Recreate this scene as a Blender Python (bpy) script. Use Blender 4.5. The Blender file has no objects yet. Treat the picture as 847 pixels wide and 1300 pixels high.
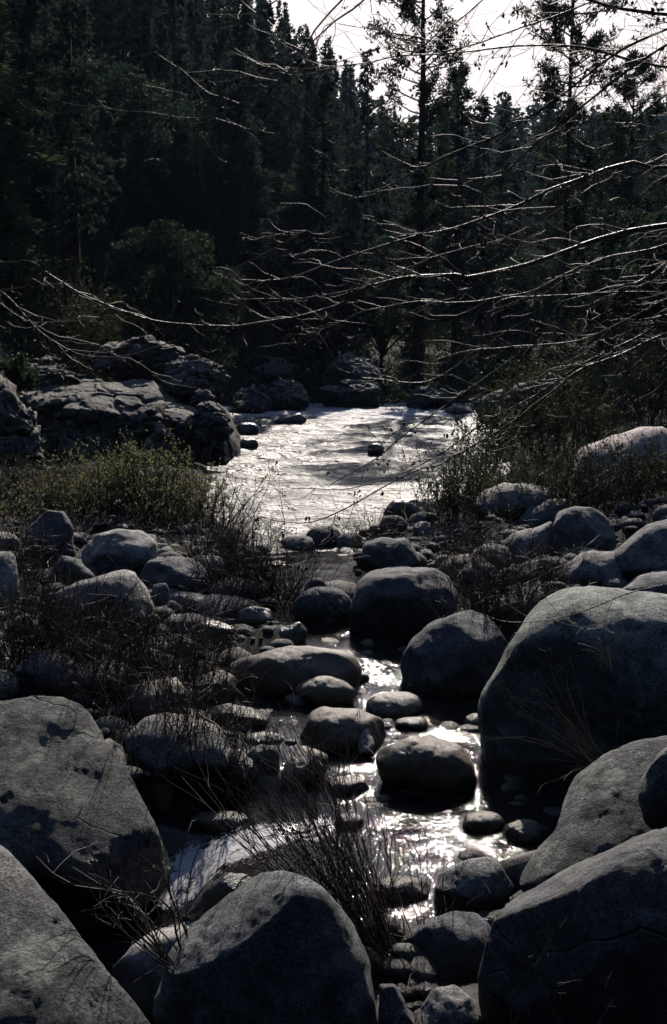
import bpy, bmesh, math, random
import numpy as np
from mathutils import Vector

C = bpy.context.scene.collection
SC = bpy.context.scene
R = math.radians
rng = np.random.default_rng(7)
random.seed(7)

# ------------------------------------------------------------------ camera geometry
H = 3.4
F = 1444.0
CX, CY = 423.5, 650.0
PITCH = math.atan(220 / F)
CAM = np.array([0.0, 0.0, H])
RIGHT = np.array([1.0, 0, 0])
FWD = np.array([0, math.cos(PITCH), -math.sin(PITCH)])
UPV = np.array([0, math.sin(PITCH), math.cos(PITCH)])

def ray(px, py):
    return FWD + RIGHT * ((px - CX) / F) + UPV * ((CY - py) / F)
def at(px, py, Y):
    d = ray(px, py)
    return CAM + d * (Y / d[1])
def on(px, py, z):
    d = ray(px, py)
    return CAM + d * ((z - H) / d[2])

# ------------------------------------------------------------------ numpy noise
def _hash(ix, iy, iz, seed):
    h = (ix.astype(np.int64) * 374761393 + iy.astype(np.int64) * 668265263 + iz.astype(np.int64) * 2147483647 + seed * 974711) & 0xFFFFFFFF
    h = ((h ^ (h >> 13)) * 1274126177) & 0xFFFFFFFF
    h = ((h ^ (h >> 16)) * 2246822519) & 0xFFFFFFFF
    return ((h ^ (h >> 15)) & 0xFFFFFF) / float(0xFFFFFF) * 2 - 1
def vnoise(P, seed=0):
    P = np.asarray(P, float)
    i = np.floor(P).astype(np.int64)
    f = P - i
    f = f * f * f * (f * (f * 6 - 15) + 10)
    out = 0
    for dx in (0, 1):
        wx = f[:, 0] if dx else 1 - f[:, 0]
        for dy in (0, 1):
            wy = f[:, 1] if dy else 1 - f[:, 1]
            for dz in (0, 1):
                wz = f[:, 2] if dz else 1 - f[:, 2]
                out = out + wx * wy * wz * _hash(i[:, 0] + dx, i[:, 1] + dy, i[:, 2] + dz, seed)
    return out
def fbm(P, seed=0, octaves=4, gain=0.5, lac=2.03):
    a, s, out = 1.0, 1.0, 0
    for o in range(octaves):
        out = out + a * vnoise(np.asarray(P) * s + 17.3 * o, seed + o)
        a *= gain; s *= lac
    return out
def sstep(a, b, x):
    t = np.clip((x - a) / (b - a), 0, 1)
    return t * t * (3 - 2 * t)

# ------------------------------------------------------------------ object helpers
def mesh_np(name, V, Q, mat=None, smooth=False, edges=None):
    me = bpy.data.meshes.new(name)
    V = np.asarray(V, np.float32)
    Q = np.asarray(Q, np.int32)
    me.vertices.add(len(V)); me.vertices.foreach_set('co', V.ravel())
    k = Q.shape[1]
    me.loops.add(Q.size); me.loops.foreach_set('vertex_index', Q.ravel())
    me.polygons.add(len(Q))
    me.polygons.foreach_set('loop_start', np.arange(0, Q.size, k, dtype=np.int32))
    me.polygons.foreach_set('loop_total', np.full(len(Q), k, np.int32))
    if smooth:
        me.polygons.foreach_set('use_smooth', np.ones(len(Q), bool))
    me.update(calc_edges=True); me.validate()
    if mat: me.materials.append(mat)
    return me
def link(name, me, parent=None, loc=None):
    o = bpy.data.objects.new(name, me); C.objects.link(o)
    if parent: o.parent = parent
    if loc is not None: o.location = Vector([float(c) for c in loc])
    return o
def tag(o, label, cat=None, group=None, kind=None):
    if label: o['label'] = label
    if cat: o['category'] = cat
    if group: o['group'] = group
    if kind: o['kind'] = kind
    return o
def empty(name, loc, label, cat, group=None):
    o = bpy.data.objects.new(name, None); C.objects.link(o)
    o.location = Vector([float(c) for c in loc]); o.empty_display_size = 0.2
    return tag(o, label, cat, group)

class QB:
    """collects quads"""
    def __init__(s): s.V = []; s.Q = []; s.n = 0
    def add(s, V, Q):
        V = np.asarray(V, float); Q = np.asarray(Q, int)
        s.V.append(V); s.Q.append(Q + s.n); s.n += len(V)
    def tube(s, P, rad, k=5):
        P = np.asarray(P, float); n = len(P)
        rad = np.broadcast_to(np.asarray(rad, float), (n,))
        T = np.gradient(P, axis=0); T /= np.linalg.norm(T, axis=1)[:, None] + 1e-9
        ref = np.array([0.31, 0.17, 0.93]) if abs(T[0, 2]) < 0.9 else np.array([0.9, 0.3, 0.1])
        A = np.cross(T, ref); A /= np.linalg.norm(A, axis=1)[:, None] + 1e-9
        B = np.cross(T, A)
        th = np.arange(k) / k * 2 * math.pi
        V = P[:, None, :] + rad[:, None, None] * (np.cos(th)[None, :, None] * A[:, None, :] + np.sin(th)[None, :, None] * B[:, None, :])
        V = V.reshape(-1, 3)
        i = np.arange(n - 1)[:, None] * k; j = np.arange(k)[None, :]
        Q = np.stack([i + j, i + (j + 1) % k, i + k + (j + 1) % k, i + k + j], -1).reshape(-1, 4)
        s.add(V, Q)
    def leaves(s, P, D, L, W, r=rng):
        """diamond quads at P along D, length L, width W"""
        P = np.asarray(P, float); n = len(P)
        if n == 0: return
        D = D / (np.linalg.norm(D, axis=1)[:, None] + 1e-9)
        rnd = r.normal(size=(n, 3))
        S = np.cross(D, rnd); S /= np.linalg.norm(S, axis=1)[:, None] + 1e-9
        L = np.broadcast_to(np.asarray(L, float), (n,))[:, None]; W = np.broadcast_to(np.asarray(W, float), (n,))[:, None]
        a = P; b = P + D * L * 0.45 + S * W * 0.5; c = P + D * L; d = P + D * L * 0.45 - S * W * 0.5
        V = np.stack([a, b, c, d], 1).reshape(-1, 3)
        s.add(V, np.arange(4 * n).reshape(-1, 4))
    def mesh(s, name, mat, smooth=False, origin=None):
        V = np.concatenate(s.V); Q = np.concatenate(s.Q)
        if origin is not None: V = V - np.asarray(origin)
        return mesh_np(name, V, Q, mat, smooth)

# ------------------------------------------------------------------ materials
def new_mat(name):
    m = bpy.data.materials.new(name); m.use_nodes = True
    nt = m.node_tree; nt.nodes.clear()
    out = nt.nodes.new('ShaderNodeOutputMaterial')
    return m, nt, out
def N(nt, t, **kw):
    n = nt.nodes.new(t)
    for k, v in kw.items():
        if hasattr(n, k) and k not in n.inputs: setattr(n, k, v)
        else: n.inputs[k].default_value = v
    return n
def ramp(nt, fac, stops):
    r = nt.nodes.new('ShaderNodeValToRGB')
    e = r.color_ramp.elements
    while len(e) < len(stops): e.new(0.5)
    for i, (p, c) in enumerate(stops):
        e[i].position = p; e[i].color = (*c, 1) if len(c) == 3 else c
    nt.links.new(fac, r.inputs[0])
    return r.outputs[0]
def mixc(nt, fac, a, b, mode='MIX'):
    m = nt.nodes.new('ShaderNodeMix'); m.data_type = 'RGBA'; m.blend_type = mode
    for sock, v in ((m.inputs[0], fac), (m.inputs[6], a), (m.inputs[7], b)):
        if hasattr(v, 'links'): nt.links.new(v, sock)
        elif isinstance(v, (int, float)): sock.default_value = v
        else: sock.default_value = (*v, 1)
    return m.outputs[2]
def mathn(nt, op, a, b=0.0):
    m = nt.nodes.new('ShaderNodeMath'); m.operation = op
    for s, v in ((m.inputs[0], a), (m.inputs[1], b)):
        if hasattr(v, 'links'): nt.links.new(v, s)
        else: s.default_value = v
    return m.outputs[0]

def rock_mat(name, dark, mid, light, rough=0.8, spec=0.3, lichen=(0.3, 0.31, 0.27), lich_amt=0.5, bump=1.0, speckle=1.0):
    m, nt, out = new_mat(name)
    tc = N(nt, 'ShaderNodeTexCoord'); oi = N(nt, 'ShaderNodeObjectInfo')
    off = nt.nodes.new('ShaderNodeVectorMath'); off.operation = 'MULTIPLY_ADD'
    nt.links.new(oi.outputs['Random'], off.inputs[0]); off.inputs[1].default_value = (37, 53, 71)
    nt.links.new(tc.outputs['Object'], off.inputs[2])
    co = off.outputs[0]
    def noise(scale, detail=4, rough=0.55):
        n = N(nt, 'ShaderNodeTexNoise', Scale=scale, Detail=detail, Roughness=rough); nt.links.new(co, n.inputs['Vector']); return n.outputs['Fac']
    big = noise(1.3, 5, 0.6); med = noise(7, 6, 0.65); fine = noise(60, 4, 0.75); patch = noise(3.4, 8, 0.72)
    base = ramp(nt, big, [(0.3, dark), (0.52, mid), (0.75, light)])
    mot = ramp(nt, med, [(0.34, (0.32,) * 3), (0.5, (0.85,) * 3), (0.66, (1.5,) * 3)])
    base = mixc(nt, 0.8, base, mot, 'MULTIPLY')
    sp = ramp(nt, fine, [(0.40, (0.16,) * 3), (0.5, (0.95,) * 3), (0.60, (1.9,) * 3)])
    base = mixc(nt, 0.75 * speckle, base, sp, 'MULTIPLY')
    lf = ramp(nt, patch, [(0.52, (0, 0, 0)), (0.6, (lich_amt,) * 3)])
    base = mixc(nt, lf, base, lichen)
    patch2 = noise(6.5, 9, 0.78)
    df = ramp(nt, patch2, [(0.54, (0, 0, 0)), (0.70, (0.5,) * 3)])
    base = mixc(nt, df, base, tuple(c * 0.45 for c in dark))
    dn = N(nt, 'ShaderNodeTexNoise', Scale=0.9, Detail=3, Roughness=0.5); nt.links.new(co, dn.inputs['Vector'])
    dv = nt.nodes.new('ShaderNodeVectorMath'); dv.operation = 'MULTIPLY_ADD'; nt.links.new(dn.outputs['Color'], dv.inputs[0]); dv.inputs[1].default_value = (0.9, 0.9, 0.9); nt.links.new(co, dv.inputs[2])
    cv = N(nt, 'ShaderNodeTexVoronoi', Scale=0.62); cv.feature = 'DISTANCE_TO_EDGE'; nt.links.new(dv.outputs[0], cv.inputs['Vector'])
    crk = ramp(nt, cv.outputs['Distance'], [(0.0, (0.8,) * 3), (0.007, (0,) * 3)])
    cmask = N(nt, 'ShaderNodeMapRange'); nt.links.new(noise(1.1, 3, 0.5), cmask.inputs[0]); cmask.inputs[1].default_value = 0.54; cmask.inputs[2].default_value = 0.60
    crk = mathn(nt, 'MULTIPLY', crk, cmask.outputs[0])
    base = mixc(nt, mathn(nt, 'MULTIPLY', crk, 0.7), base, (0.015, 0.014, 0.013))
    val = mathn(nt, 'MULTIPLY_ADD', oi.outputs['Random'], 0.5); nt.nodes[-1].inputs[2].default_value = 1.15
    hsv = N(nt, 'ShaderNodeHueSaturation'); nt.links.new(base, hsv.inputs['Color']); nt.links.new(val, hsv.inputs['Value'])
    b = N(nt, 'ShaderNodeBsdfPrincipled', Roughness=rough)
    b.inputs['Specular IOR Level'].default_value = spec
    # stone soaked just above the water line
    geo = N(nt, 'ShaderNodeNewGeometry'); sp_ = nt.nodes.new('ShaderNodeSeparateXYZ'); nt.links.new(geo.outputs['Position'], sp_.inputs[0])
    lv = N(nt, 'ShaderNodeMapRange'); nt.links.new(sp_.outputs['Y'], lv.inputs[0])
    for i_, v_ in ((1, 8.6), (2, 19.0), (3, -0.5), (4, 0.0)): lv.inputs[i_].default_value = v_
    hgt = mathn(nt, 'ADD', mathn(nt, 'SUBTRACT', sp_.outputs['Z'], lv.outputs[0]), mathn(nt, 'MULTIPLY', mathn(nt, 'SUBTRACT', patch, 0.5), 0.18))
    wet = N(nt, 'ShaderNodeMapRange'); nt.links.new(hgt, wet.inputs[0])
    for i_, v_ in ((1, 0.09), (2, 0.15), (3, 1.0), (4, 0.0)): wet.inputs[i_].default_value = v_
    colw = mixc(nt, mathn(nt, 'MULTIPLY', wet.outputs[0], 0.72), hsv.outputs[0], (0.012, 0.011, 0.009))
    nt.links.new(colw, b.inputs['Base Color'])
    rgh = mathn(nt, 'MULTIPLY_ADD', wet.outputs[0], 0.28 - rough); nt.nodes[-1].inputs[2].default_value = rough
    nt.links.new(rgh, b.inputs['Roughness'])
    hsum = mathn(nt, 'ADD', mathn(nt, 'MULTIPLY', med, 0.07), mathn(nt, 'MULTIPLY', noise(24, 7, 0.75), 0.07))
    hsum = mathn(nt, 'ADD', hsum, mathn(nt, 'MULTIPLY', fine, 0.018))
    hsum = mathn(nt, 'SUBTRACT', hsum, mathn(nt, 'MULTIPLY', crk, 0.12))
    bp = N(nt, 'ShaderNodeBump', Strength=0.9 * bump, Distance=0.26)
    nt.links.new(hsum, bp.inputs['Height']); nt.links.new(bp.outputs[0], b.inputs['Normal'])
    nt.links.new(b.outputs[0], out.inputs[0])
    return m
M = {}
M['grey'] = rock_mat('granite_grey', (0.095, 0.096, 0.10), (0.155, 0.155, 0.158), (0.23, 0.225, 0.222))
M['pale'] = rock_mat('granite_pale', (0.15, 0.143, 0.14), (0.235, 0.222, 0.213), (0.34, 0.318, 0.30), lichen=(0.42, 0.41, 0.38), lich_amt=0.4)
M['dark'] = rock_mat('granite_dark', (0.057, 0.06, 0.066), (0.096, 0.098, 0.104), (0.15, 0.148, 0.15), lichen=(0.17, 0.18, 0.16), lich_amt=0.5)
M['green'] = rock_mat('granite_lichened', (0.095, 0.106, 0.10), (0.16, 0.175, 0.165), (0.235, 0.25, 0.235), lichen=(0.29, 0.31, 0.26), lich_amt=0.6)
M['brown'] = rock_mat('river_stone_brown', (0.05, 0.04, 0.031), (0.095, 0.078, 0.06), (0.15, 0.122, 0.094), rough=0.5, spec=0.5, lichen=(0.2, 0.17, 0.13), lich_amt=0.3, bump=0.7)
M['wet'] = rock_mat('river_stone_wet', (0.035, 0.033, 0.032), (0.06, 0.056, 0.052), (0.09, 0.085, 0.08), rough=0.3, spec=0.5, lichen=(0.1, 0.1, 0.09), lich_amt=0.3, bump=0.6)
M['pink'] = rock_mat('granite_pink', (0.33, 0.28, 0.26), (0.46, 0.39, 0.36), (0.55, 0.48, 0.44), lichen=(0.3, 0.27, 0.25), lich_amt=0.5)
M['crust'] = rock_mat('crusty_granite', (0.046, 0.05, 0.052), (0.10, 0.102, 0.104), (0.19, 0.188, 0.178), lichen=(0.24, 0.25, 0.22), lich_amt=0.7, bump=2.0)
M['cliff'] = rock_mat('cliff_rock', (0.045, 0.042, 0.039), (0.10, 0.094, 0.086), (0.19, 0.175, 0.155), lichen=(0.2, 0.185, 0.165), lich_amt=0.5, bump=1.4)

def simple_mat(name, col, var=0.35, rough=0.8, spec=0.2, transl=0.0, tcol=None, nscale=6.0, nvar=0.6, bump=0.0, stretch=None):
    m, nt, out = new_mat(name)
    tc = N(nt, 'ShaderNodeTexCoord'); oi = N(nt, 'ShaderNodeObjectInfo'); geo = N(nt, 'ShaderNodeNewGeometry')
    n = N(nt, 'ShaderNodeTexNoise', Scale=nscale, Detail=4, Roughness=0.6)
    if stretch:
        mp = N(nt, 'ShaderNodeMapping'); mp.inputs['Scale'].default_value = stretch
        nt.links.new(tc.outputs['Object'], mp.inputs[0]); nt.links.new(mp.outputs[0], n.inputs['Vector'])
    else:
        nt.links.new(tc.outputs['Object'], n.inputs['Vector'])
    f = ramp(nt, n.outputs['Fac'], [(0.3, (1 - nvar,) * 3), (0.7, (1 + nvar,) * 3)])
    base = mixc(nt, 1.0, col, f, 'MULTIPLY')
    isl = mathn(nt, 'MULTIPLY_ADD', geo.outputs['Random Per Island'], var * 1.2); nt.nodes[-1].inputs[2].default_value = 1 - var * 0.6
    ob = mathn(nt, 'MULTIPLY_ADD', oi.outputs['Random'], var); nt.nodes[-1].inputs[2].default_value = 1 - var * 0.5
    hsv = N(nt, 'ShaderNodeHueSaturation'); nt.links.new(base, hsv.inputs['Color']); nt.links.new(mathn(nt, 'MULTIPLY', isl, ob), hsv.inputs['Value'])
    hu = mathn(nt, 'MULTIPLY_ADD', oi.outputs['Random'], 0.05); nt.nodes[-1].inputs[2].default_value = 0.475
    nt.links.new(hu, hsv.inputs['Hue'])
    b = N(nt, 'ShaderNodeBsdfPrincipled', Roughness=rough); b.inputs['Specular IOR Level'].default_value = spec
    nt.links.new(hsv.outputs[0], b.inputs['Base Color'])
    if bump:
        bp = N(nt, 'ShaderNodeBump', Strength=bump, Distance=0.05); nt.links.new(n.outputs['Fac'], bp.inputs['Height']); nt.links.new(bp.outputs[0], b.inputs['Normal'])
    if transl:
        t = N(nt, 'ShaderNodeBsdfTranslucent')
        tm = mixc(nt, 1.0, hsv.outputs[0], tcol or (1.2, 1.5, 0.6), 'MULTIPLY'); nt.links.new(tm, t.inputs[0])
        mx = N(nt, 'ShaderNodeMixShader', Fac=transl); nt.links.new(b.outputs[0], mx.inputs[1]); nt.links.new(t.outputs[0], mx.inputs[2])
        nt.links.new(mx.outputs[0], out.inputs[0])
    else:
        nt.links.new(b.outputs[0], out.inputs[0])
    return m
M['needles'] = simple_mat('conifer_needles', (0.046, 0.063, 0.062), nscale=0.25, nvar=0.35, rough=0.85, spec=0.08, transl=0.25, tcol=(1, 1.2, 0.8))
M['pine_needles'] = simple_mat('pine_needles', (0.05, 0.066, 0.042), nscale=0.4, nvar=0.3, rough=0.8, spec=0.1, transl=0.2, tcol=(1, 1.2, 0.8))
M['cedar'] = simple_mat('cedar_foliage', (0.08, 0.11, 0.065), nscale=0.4, nvar=0.3, rough=0.8, spec=0.1, transl=0.25, tcol=(1, 1.2, 0.8))
M['oak'] = simple_mat('oak_leaves', (0.045, 0.066, 0.05), nscale=0.4, nvar=0.35, rough=0.8, spec=0.1, transl=0.25, tcol=(1, 1.2, 0.8))
M['bark'] = simple_mat('conifer_bark', (0.07, 0.05, 0.04), nscale=3, nvar=0.6, bump=0.6, stretch=(3, 3, 0.6))
M['alder_bark'] = simple_mat('alder_bark', (0.08, 0.074, 0.071), nscale=14, nvar=0.6, rough=0.5, spec=0.4, bump=0.5, var=0.15)
M['twig'] = simple_mat('bare_twig_bark', (0.06, 0.045, 0.043), nscale=9, nvar=0.5, rough=0.55, spec=0.35, var=0.9)
M['twig_pale'] = simple_mat('pale_twig_bark', (0.20, 0.18, 0.165), nscale=9, nvar=0.5, rough=0.45, spec=0.5, var=0.6)
M['cone'] = simple_mat('dark_catkin', (0.035, 0.024, 0.018), nscale=30, nvar=0.4)
M['willow'] = simple_mat('willow_leaves', (0.19, 0.19, 0.14), nscale=3, nvar=0.45, rough=0.6, spec=0.2, transl=0.45, tcol=(1.1, 1.2, 0.7), var=0.6)
M['shrub_leaf'] = simple_mat('dark_shrub_leaves', (0.05, 0.06, 0.036), nscale=3, nvar=0.4, rough=0.7, spec=0.15, transl=0.25, tcol=(1.1, 1.2, 0.7), var=0.6)
M['straw'] = simple_mat('dry_straw', (0.36, 0.30, 0.20), nscale=5, nvar=0.4, rough=0.6, var=0.6)
M['fresh'] = simple_mat('fresh_grass', (0.16, 0.26, 0.03), nscale=5, nvar=0.3, rough=0.5, transl=0.4)
M['deadleaf'] = simple_mat('dead_leaf', (0.34, 0.13, 0.04), nscale=8, nvar=0.3, transl=0.3)

# ------------------------------------------------------------------ terrain
PATH_PX = [(395, 715, 0.02, 0.5), (420, 760, -0.08, 0.55), (450, 815, -0.2, 0.6), (475, 850, -0.28, 0.8), (470, 900, -0.38, 1.35), (520, 960, -0.45, 1.3),
           (530, 1020, -0.5, 1.1), (470, 1060, -0.52, 0.95), (390, 1062, -0.54, 0.8), (330, 1062, -0.58, 0.8), (285, 1078, -0.68, 0.75), (240, 1112, -0.86, 0.6),
           (190, 1150, -0.95, 0.6), (110, 1185, -0.98, 0.7), (0, 1230, -1.02, 0.8), (-160, 1260, -1.05, 0.9)]
_pp = np.array([[*on(px, py, z)[:2], z, w] for px, py, z, w in PATH_PX])
_t = np.linspace(0, len(_pp) - 1, 140)
PATH = np.stack([np.interp(_t, np.arange(len(_pp)), _pp[:, i]) for i in range(4)], 1)
RIV_Y = np.array([17.0, 18.9, 22.3, 25, 29, 37.7, 46, 52.0, 56, 58, 59.5])
RIV_L = np.array([-0.2, -1.2, -2.3, -2.7, -3.1, -3.9, -5.0, -9.0, -30, -34, -34])
RIV_R = np.array([0.2, -0.1, 1.4, 3.0, 4.3, 5.8, 6.6, 7.2, 6.0, 2.0, -34])
def stream_info(x, y):
    P = np.stack([x, y], 1)
    d = np.full(len(P), 1e9); lv = np.zeros(len(P)); w = np.ones(len(P))
    for px, py, z, ww in PATH:
        dd = np.hypot(P[:, 0] - px, P[:, 1] - py)
        s = dd / ww
        m = s < d
        d[m] = s[m]; lv[m] = z; w[m] = ww
    return d, lv, w
def terrain(x, y):
    x = np.atleast_1d(np.asarray(x, float)); y = np.atleast_1d(np.asarray(y, float))
    P = np.stack([x, y, np.zeros_like(x)], 1)
    base = np.interp(y, [-8, 0, 5, 7, 9, 13, 19, 26, 60, 100, 220, 450], [4.5, 1.5, -0.62, -0.42, -0.30, -0.04, 0.22, 0.30, 1.2, 4, 17, 55])
    near = 1 - sstep(30, 60, y)
    base = base + 0.16 * fbm(P * 0.7, 3, 3) * near + 0.05 * fbm(P * 3.1, 9, 3) * near + 1.2 * fbm(P * 0.05, 5, 4) * (1 - near)
    # banks rise away from the water
    base = base + 0.14 * np.maximum(0, x - 3.0 - 0.08 * np.maximum(0, y - 12)) + 0.12 * np.maximum(0, -x - 4.0) * (1 - sstep(15, 19, y) * (1 - sstep(31, 36, y)))
    base = base - 0.2 * sstep(-3.0, -4.5, x) * sstep(19, 22, y) * (1 - sstep(31, 34, y))
    # steep wooded slope on one side of the valley
    dl = -(x + 8.0) + 0.16 * (np.minimum(y, 150) - 38)
    dl = np.where(y < 38, -(x + 8.0), dl)
    hill = 0.62 * np.maximum(0, dl) ** 1.0
    hill = 75 * (1 - np.exp(-hill / 75))
    base = base + hill * sstep(8, 40, y) + 1.1 * np.maximum(0, -x - 12) * (1 - sstep(8, 40, y))
    dr = np.maximum(0, x - 14 - 0.12 * np.maximum(0, y))
    base = base + np.interp(y, [0, 30, 60], [1.0, 0.8, 0.4]) * dr
    base = base + 1.3 * np.maximum(0, -y - 5)  # unseen slope behind, like the near sides, steepened to block sky light
    base = np.minimum(base, 110)
    base = base - 0.62 * sstep(-0.15, -0.75, x) * sstep(5.0, 5.8, y) * (1 - sstep(8.3, 8.9, y))
    # river channel
    l = np.interp(y, RIV_Y, RIV_L); r = np.interp(y, RIV_Y, RIV_R)
    inside = np.minimum(x - l, r - x)
    inside = np.where((y < 17.2) | (y > 59.3), -3, inside)
    inside = np.minimum(inside, (59.4 - y) * 1.0)
    k = sstep(-1.0, 0.9, inside)
    base = base * (1 - k) + (-0.55) * k
    # stream channel
    m = (y < 21) & (y > 3.5) & (np.abs(x) < 8)
    if m.any():
        d, lv, w = stream_info(x[m], y[m])
        kk = 1 - sstep(0.9, 1.7, d)
        b = base[m]
        base[m] = b * (1 - kk) + (lv - 0.22) * kk
    return base
def tz(x, y): return float(terrain([x], [y])[0])

def axis_lines(fine0, fine1, step, lo, hi, grow):
    a = list(np.arange(fine0, fine1 + 1e-6, step))
    s = step; v = fine1
    while v < hi: s *= grow; v += s; a.append(v)
    s = step; v = fine0; b = []
    while v > lo: s *= grow; v -= s; b.append(v)
    return np.array(b[::-1] + a)
gx = axis_lines(-5, 6, 0.085, -260, 260, 1.06)
gy = axis_lines(5, 21, 0.085, -110, 460, 1.035)
XX, YY = np.meshgrid(gx, gy)
ZZ = terrain(XX.ravel(), YY.ravel())
def grid_quads(nx, ny):
    i = np.arange(nx - 1)[None, :] + np.arange(ny - 1)[:, None] * nx
    return np.stack([i, i + 1, i + nx + 1, i + nx], -1).reshape(-1, 4)
def ground_mat():
    m, nt, out = new_mat('ground_soil')
    tc = N(nt, 'ShaderNodeTexCoord')
    def noise(s, d=5, r=0.6):
        n = N(nt, 'ShaderNodeTexNoise', Scale=s, Detail=d, Roughness=r); nt.links.new(tc.outputs['Object'], n.inputs['Vector']); return n.outputs['Fac']
    a = ramp(nt, noise(0.8), [(0.35, (0.02, 0.017, 0.015)), (0.5, (0.035, 0.029, 0.025)), (0.68, (0.06, 0.05, 0.042))])
    v = N(nt, 'ShaderNodeTexVoronoi', Scale=14); nt.links.new(tc.outputs['Object'], v.inputs['Vector'])
    g = ramp(nt, v.outputs['Distance'], [(0.0, (1.5,) * 3), (0.5, (0.5,) * 3)])
    a = mixc(nt, 0.6, a, g, 'MULTIPLY')
    lf = ramp(nt, noise(38, 3), [(0.55, (0, 0, 0)), (0.68, (0.5,) * 3)])
    a = mixc(nt, lf, a, (0.08, 0.058, 0.042))
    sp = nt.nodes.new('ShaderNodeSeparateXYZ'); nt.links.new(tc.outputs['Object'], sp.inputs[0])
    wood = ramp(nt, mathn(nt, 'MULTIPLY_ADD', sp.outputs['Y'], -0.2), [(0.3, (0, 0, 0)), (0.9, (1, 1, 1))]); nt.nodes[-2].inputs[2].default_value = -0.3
    a = mixc(nt, wood, a, (0.012, 0.013, 0.009))  # unseen ground behind the camera, coloured darker to cut bounced light
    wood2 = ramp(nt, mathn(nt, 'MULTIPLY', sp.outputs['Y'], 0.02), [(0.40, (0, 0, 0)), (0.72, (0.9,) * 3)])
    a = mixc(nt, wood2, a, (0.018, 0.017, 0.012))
    b = N(nt, 'ShaderNodeBsdfPrincipled', Roughness=0.9); b.inputs['Specular IOR Level'].default_value = 0.2
    nt.links.new(a, b.inputs['Base Color'])
    bp = N(nt, 'ShaderNodeBump', Strength=0.8, Distance=0.05); nt.links.new(noise(22, 6, 0.7), bp.inputs['Height']); nt.links.new(bp.outputs[0], b.inputs['Normal'])
    nt.links.new(b.outputs[0], out.inputs[0])
    return m
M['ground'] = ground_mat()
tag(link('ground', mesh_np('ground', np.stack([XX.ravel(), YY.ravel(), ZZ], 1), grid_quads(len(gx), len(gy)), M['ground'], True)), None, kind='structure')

# ------------------------------------------------------------------ water
def water_mat(name, base, rough, bscale, bstr, foamcol=(0.62, 0.6, 0.62), stretch=(1, 1, 1), fine=1.0, rvar=0.0, fscale=5, famt=0.9):
    m, nt, out = new_mat(name)
    tc = N(nt, 'ShaderNodeTexCoord'); mp = N(nt, 'ShaderNodeMapping'); mp.inputs['Scale'].default_value = stretch
    nt.links.new(tc.outputs['Object'], mp.inputs[0])
    def noise(s, d=4, r=0.6):
        n = N(nt, 'ShaderNodeTexNoise', Scale=s, Detail=d, Roughness=r); n.inputs['Distortion'].default_value = 0.4
        nt.links.new(mp.outputs[0], n.inputs['Vector']); return n.outputs['Fac']
    at_ = N(nt, 'ShaderNodeAttribute'); at_.attribute_name = 'foam'
    fo = ramp(nt, mathn(nt, 'ADD', at_.outputs['Fac'], mathn(nt, 'MULTIPLY', mathn(nt, 'SUBTRACT', noise(fscale, 6, 0.7), 0.5), famt)), [(0.42, (0, 0, 0)), (0.75, (1, 1, 1))])
    bed = ramp(nt, noise(3.0), [(0.35, tuple(c * 0.5 for c in base)), (0.65, tuple(c * 1.4 for c in base))])
    col = mixc(nt, fo, bed, foamcol)
    b = N(nt, 'ShaderNodeBsdfPrincipled', IOR=1.33); b.inputs['Specular IOR Level'].default_value = 0.5 + rvar
    nt.links.new(col, b.inputs['Base Color'])
    rr = mathn(nt, 'MULTIPLY_ADD', fo, 0.22); nt.nodes[-1].inputs[2].default_value = rough
    if rvar: rr = mathn(nt, 'ADD', rr, mathn(nt, 'MULTIPLY', mathn(nt, 'SUBTRACT', noise(0.9, 3, 0.6), 0.5), rvar * 3))
    nt.links.new(rr, b.inputs['Roughness'])
    h = mathn(nt, 'ADD', noise(bscale, 3, 0.55), mathn(nt, 'MULTIPLY', noise(bscale * 3.1, 2, 0.5), 0.35 * fine))
    bp = N(nt, 'ShaderNodeBump', Strength=1.0, Distance=bstr); nt.links.new(h, bp.inputs['Height']); nt.links.new(bp.outputs[0], b.inputs['Normal'])
    nt.links.new(b.outputs[0], out.inputs[0])
    return m
M['river'] = water_mat('river_water', (0.07, 0.068, 0.068), 0.53, 2.8, 0.18, stretch=(0.75, 1.3, 1), rvar=0.3)
#'river_water', (0.05, 0.05, 0.052), 0.52, 2.8, 0.13, stretch=(0.75, 1.3, 1))
M['stream'] = water_mat('stream_water', (0.016, 0.014, 0.014), 0.03, 21.0, 0.0042, fscale=24, famt=2.0)
def add_foam(me, f):
    a = me.attributes.new('foam', 'FLOAT', 'POINT'); a.data.foreach_set('value', np.asarray(f, np.float32))
wx = np.arange(-12, 12.01, 0.1); wy = np.concatenate([np.arange(16.8, 40, 0.1), np.arange(40, 60, 0.14)])
X2, Y2 = np.meshgrid(wx, wy); x2, y2 = X2.ravel(), Y2.ravel()
Pn = np.stack([x2 * 0.8, y2 * 1.25, 0 * x2], 1)
rap = 0.8 + 0.9 * sstep(24, 34, y2) 
z2 = rap * (0.045 * fbm(Pn * 0.9, 21, 4, 0.55) + 0.015 * fbm(Pn * 4.2, 31, 2))
fo = 0.12 + 0.55 * sstep(46, 52, y2) + 0.28 * sstep(26, 34, y2) * (fbm(np.stack([x2 * 0.35, y2 * 0.9, 0 * x2], 1), 77, 3) > 0.25)
me = mesh_np('river', np.stack([x2, y2, z2], 1), grid_quads(len(wx), len(wy)), M['river'], True); add_foam(me, fo)
tag(link('river', me), None, kind='structure')
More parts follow.
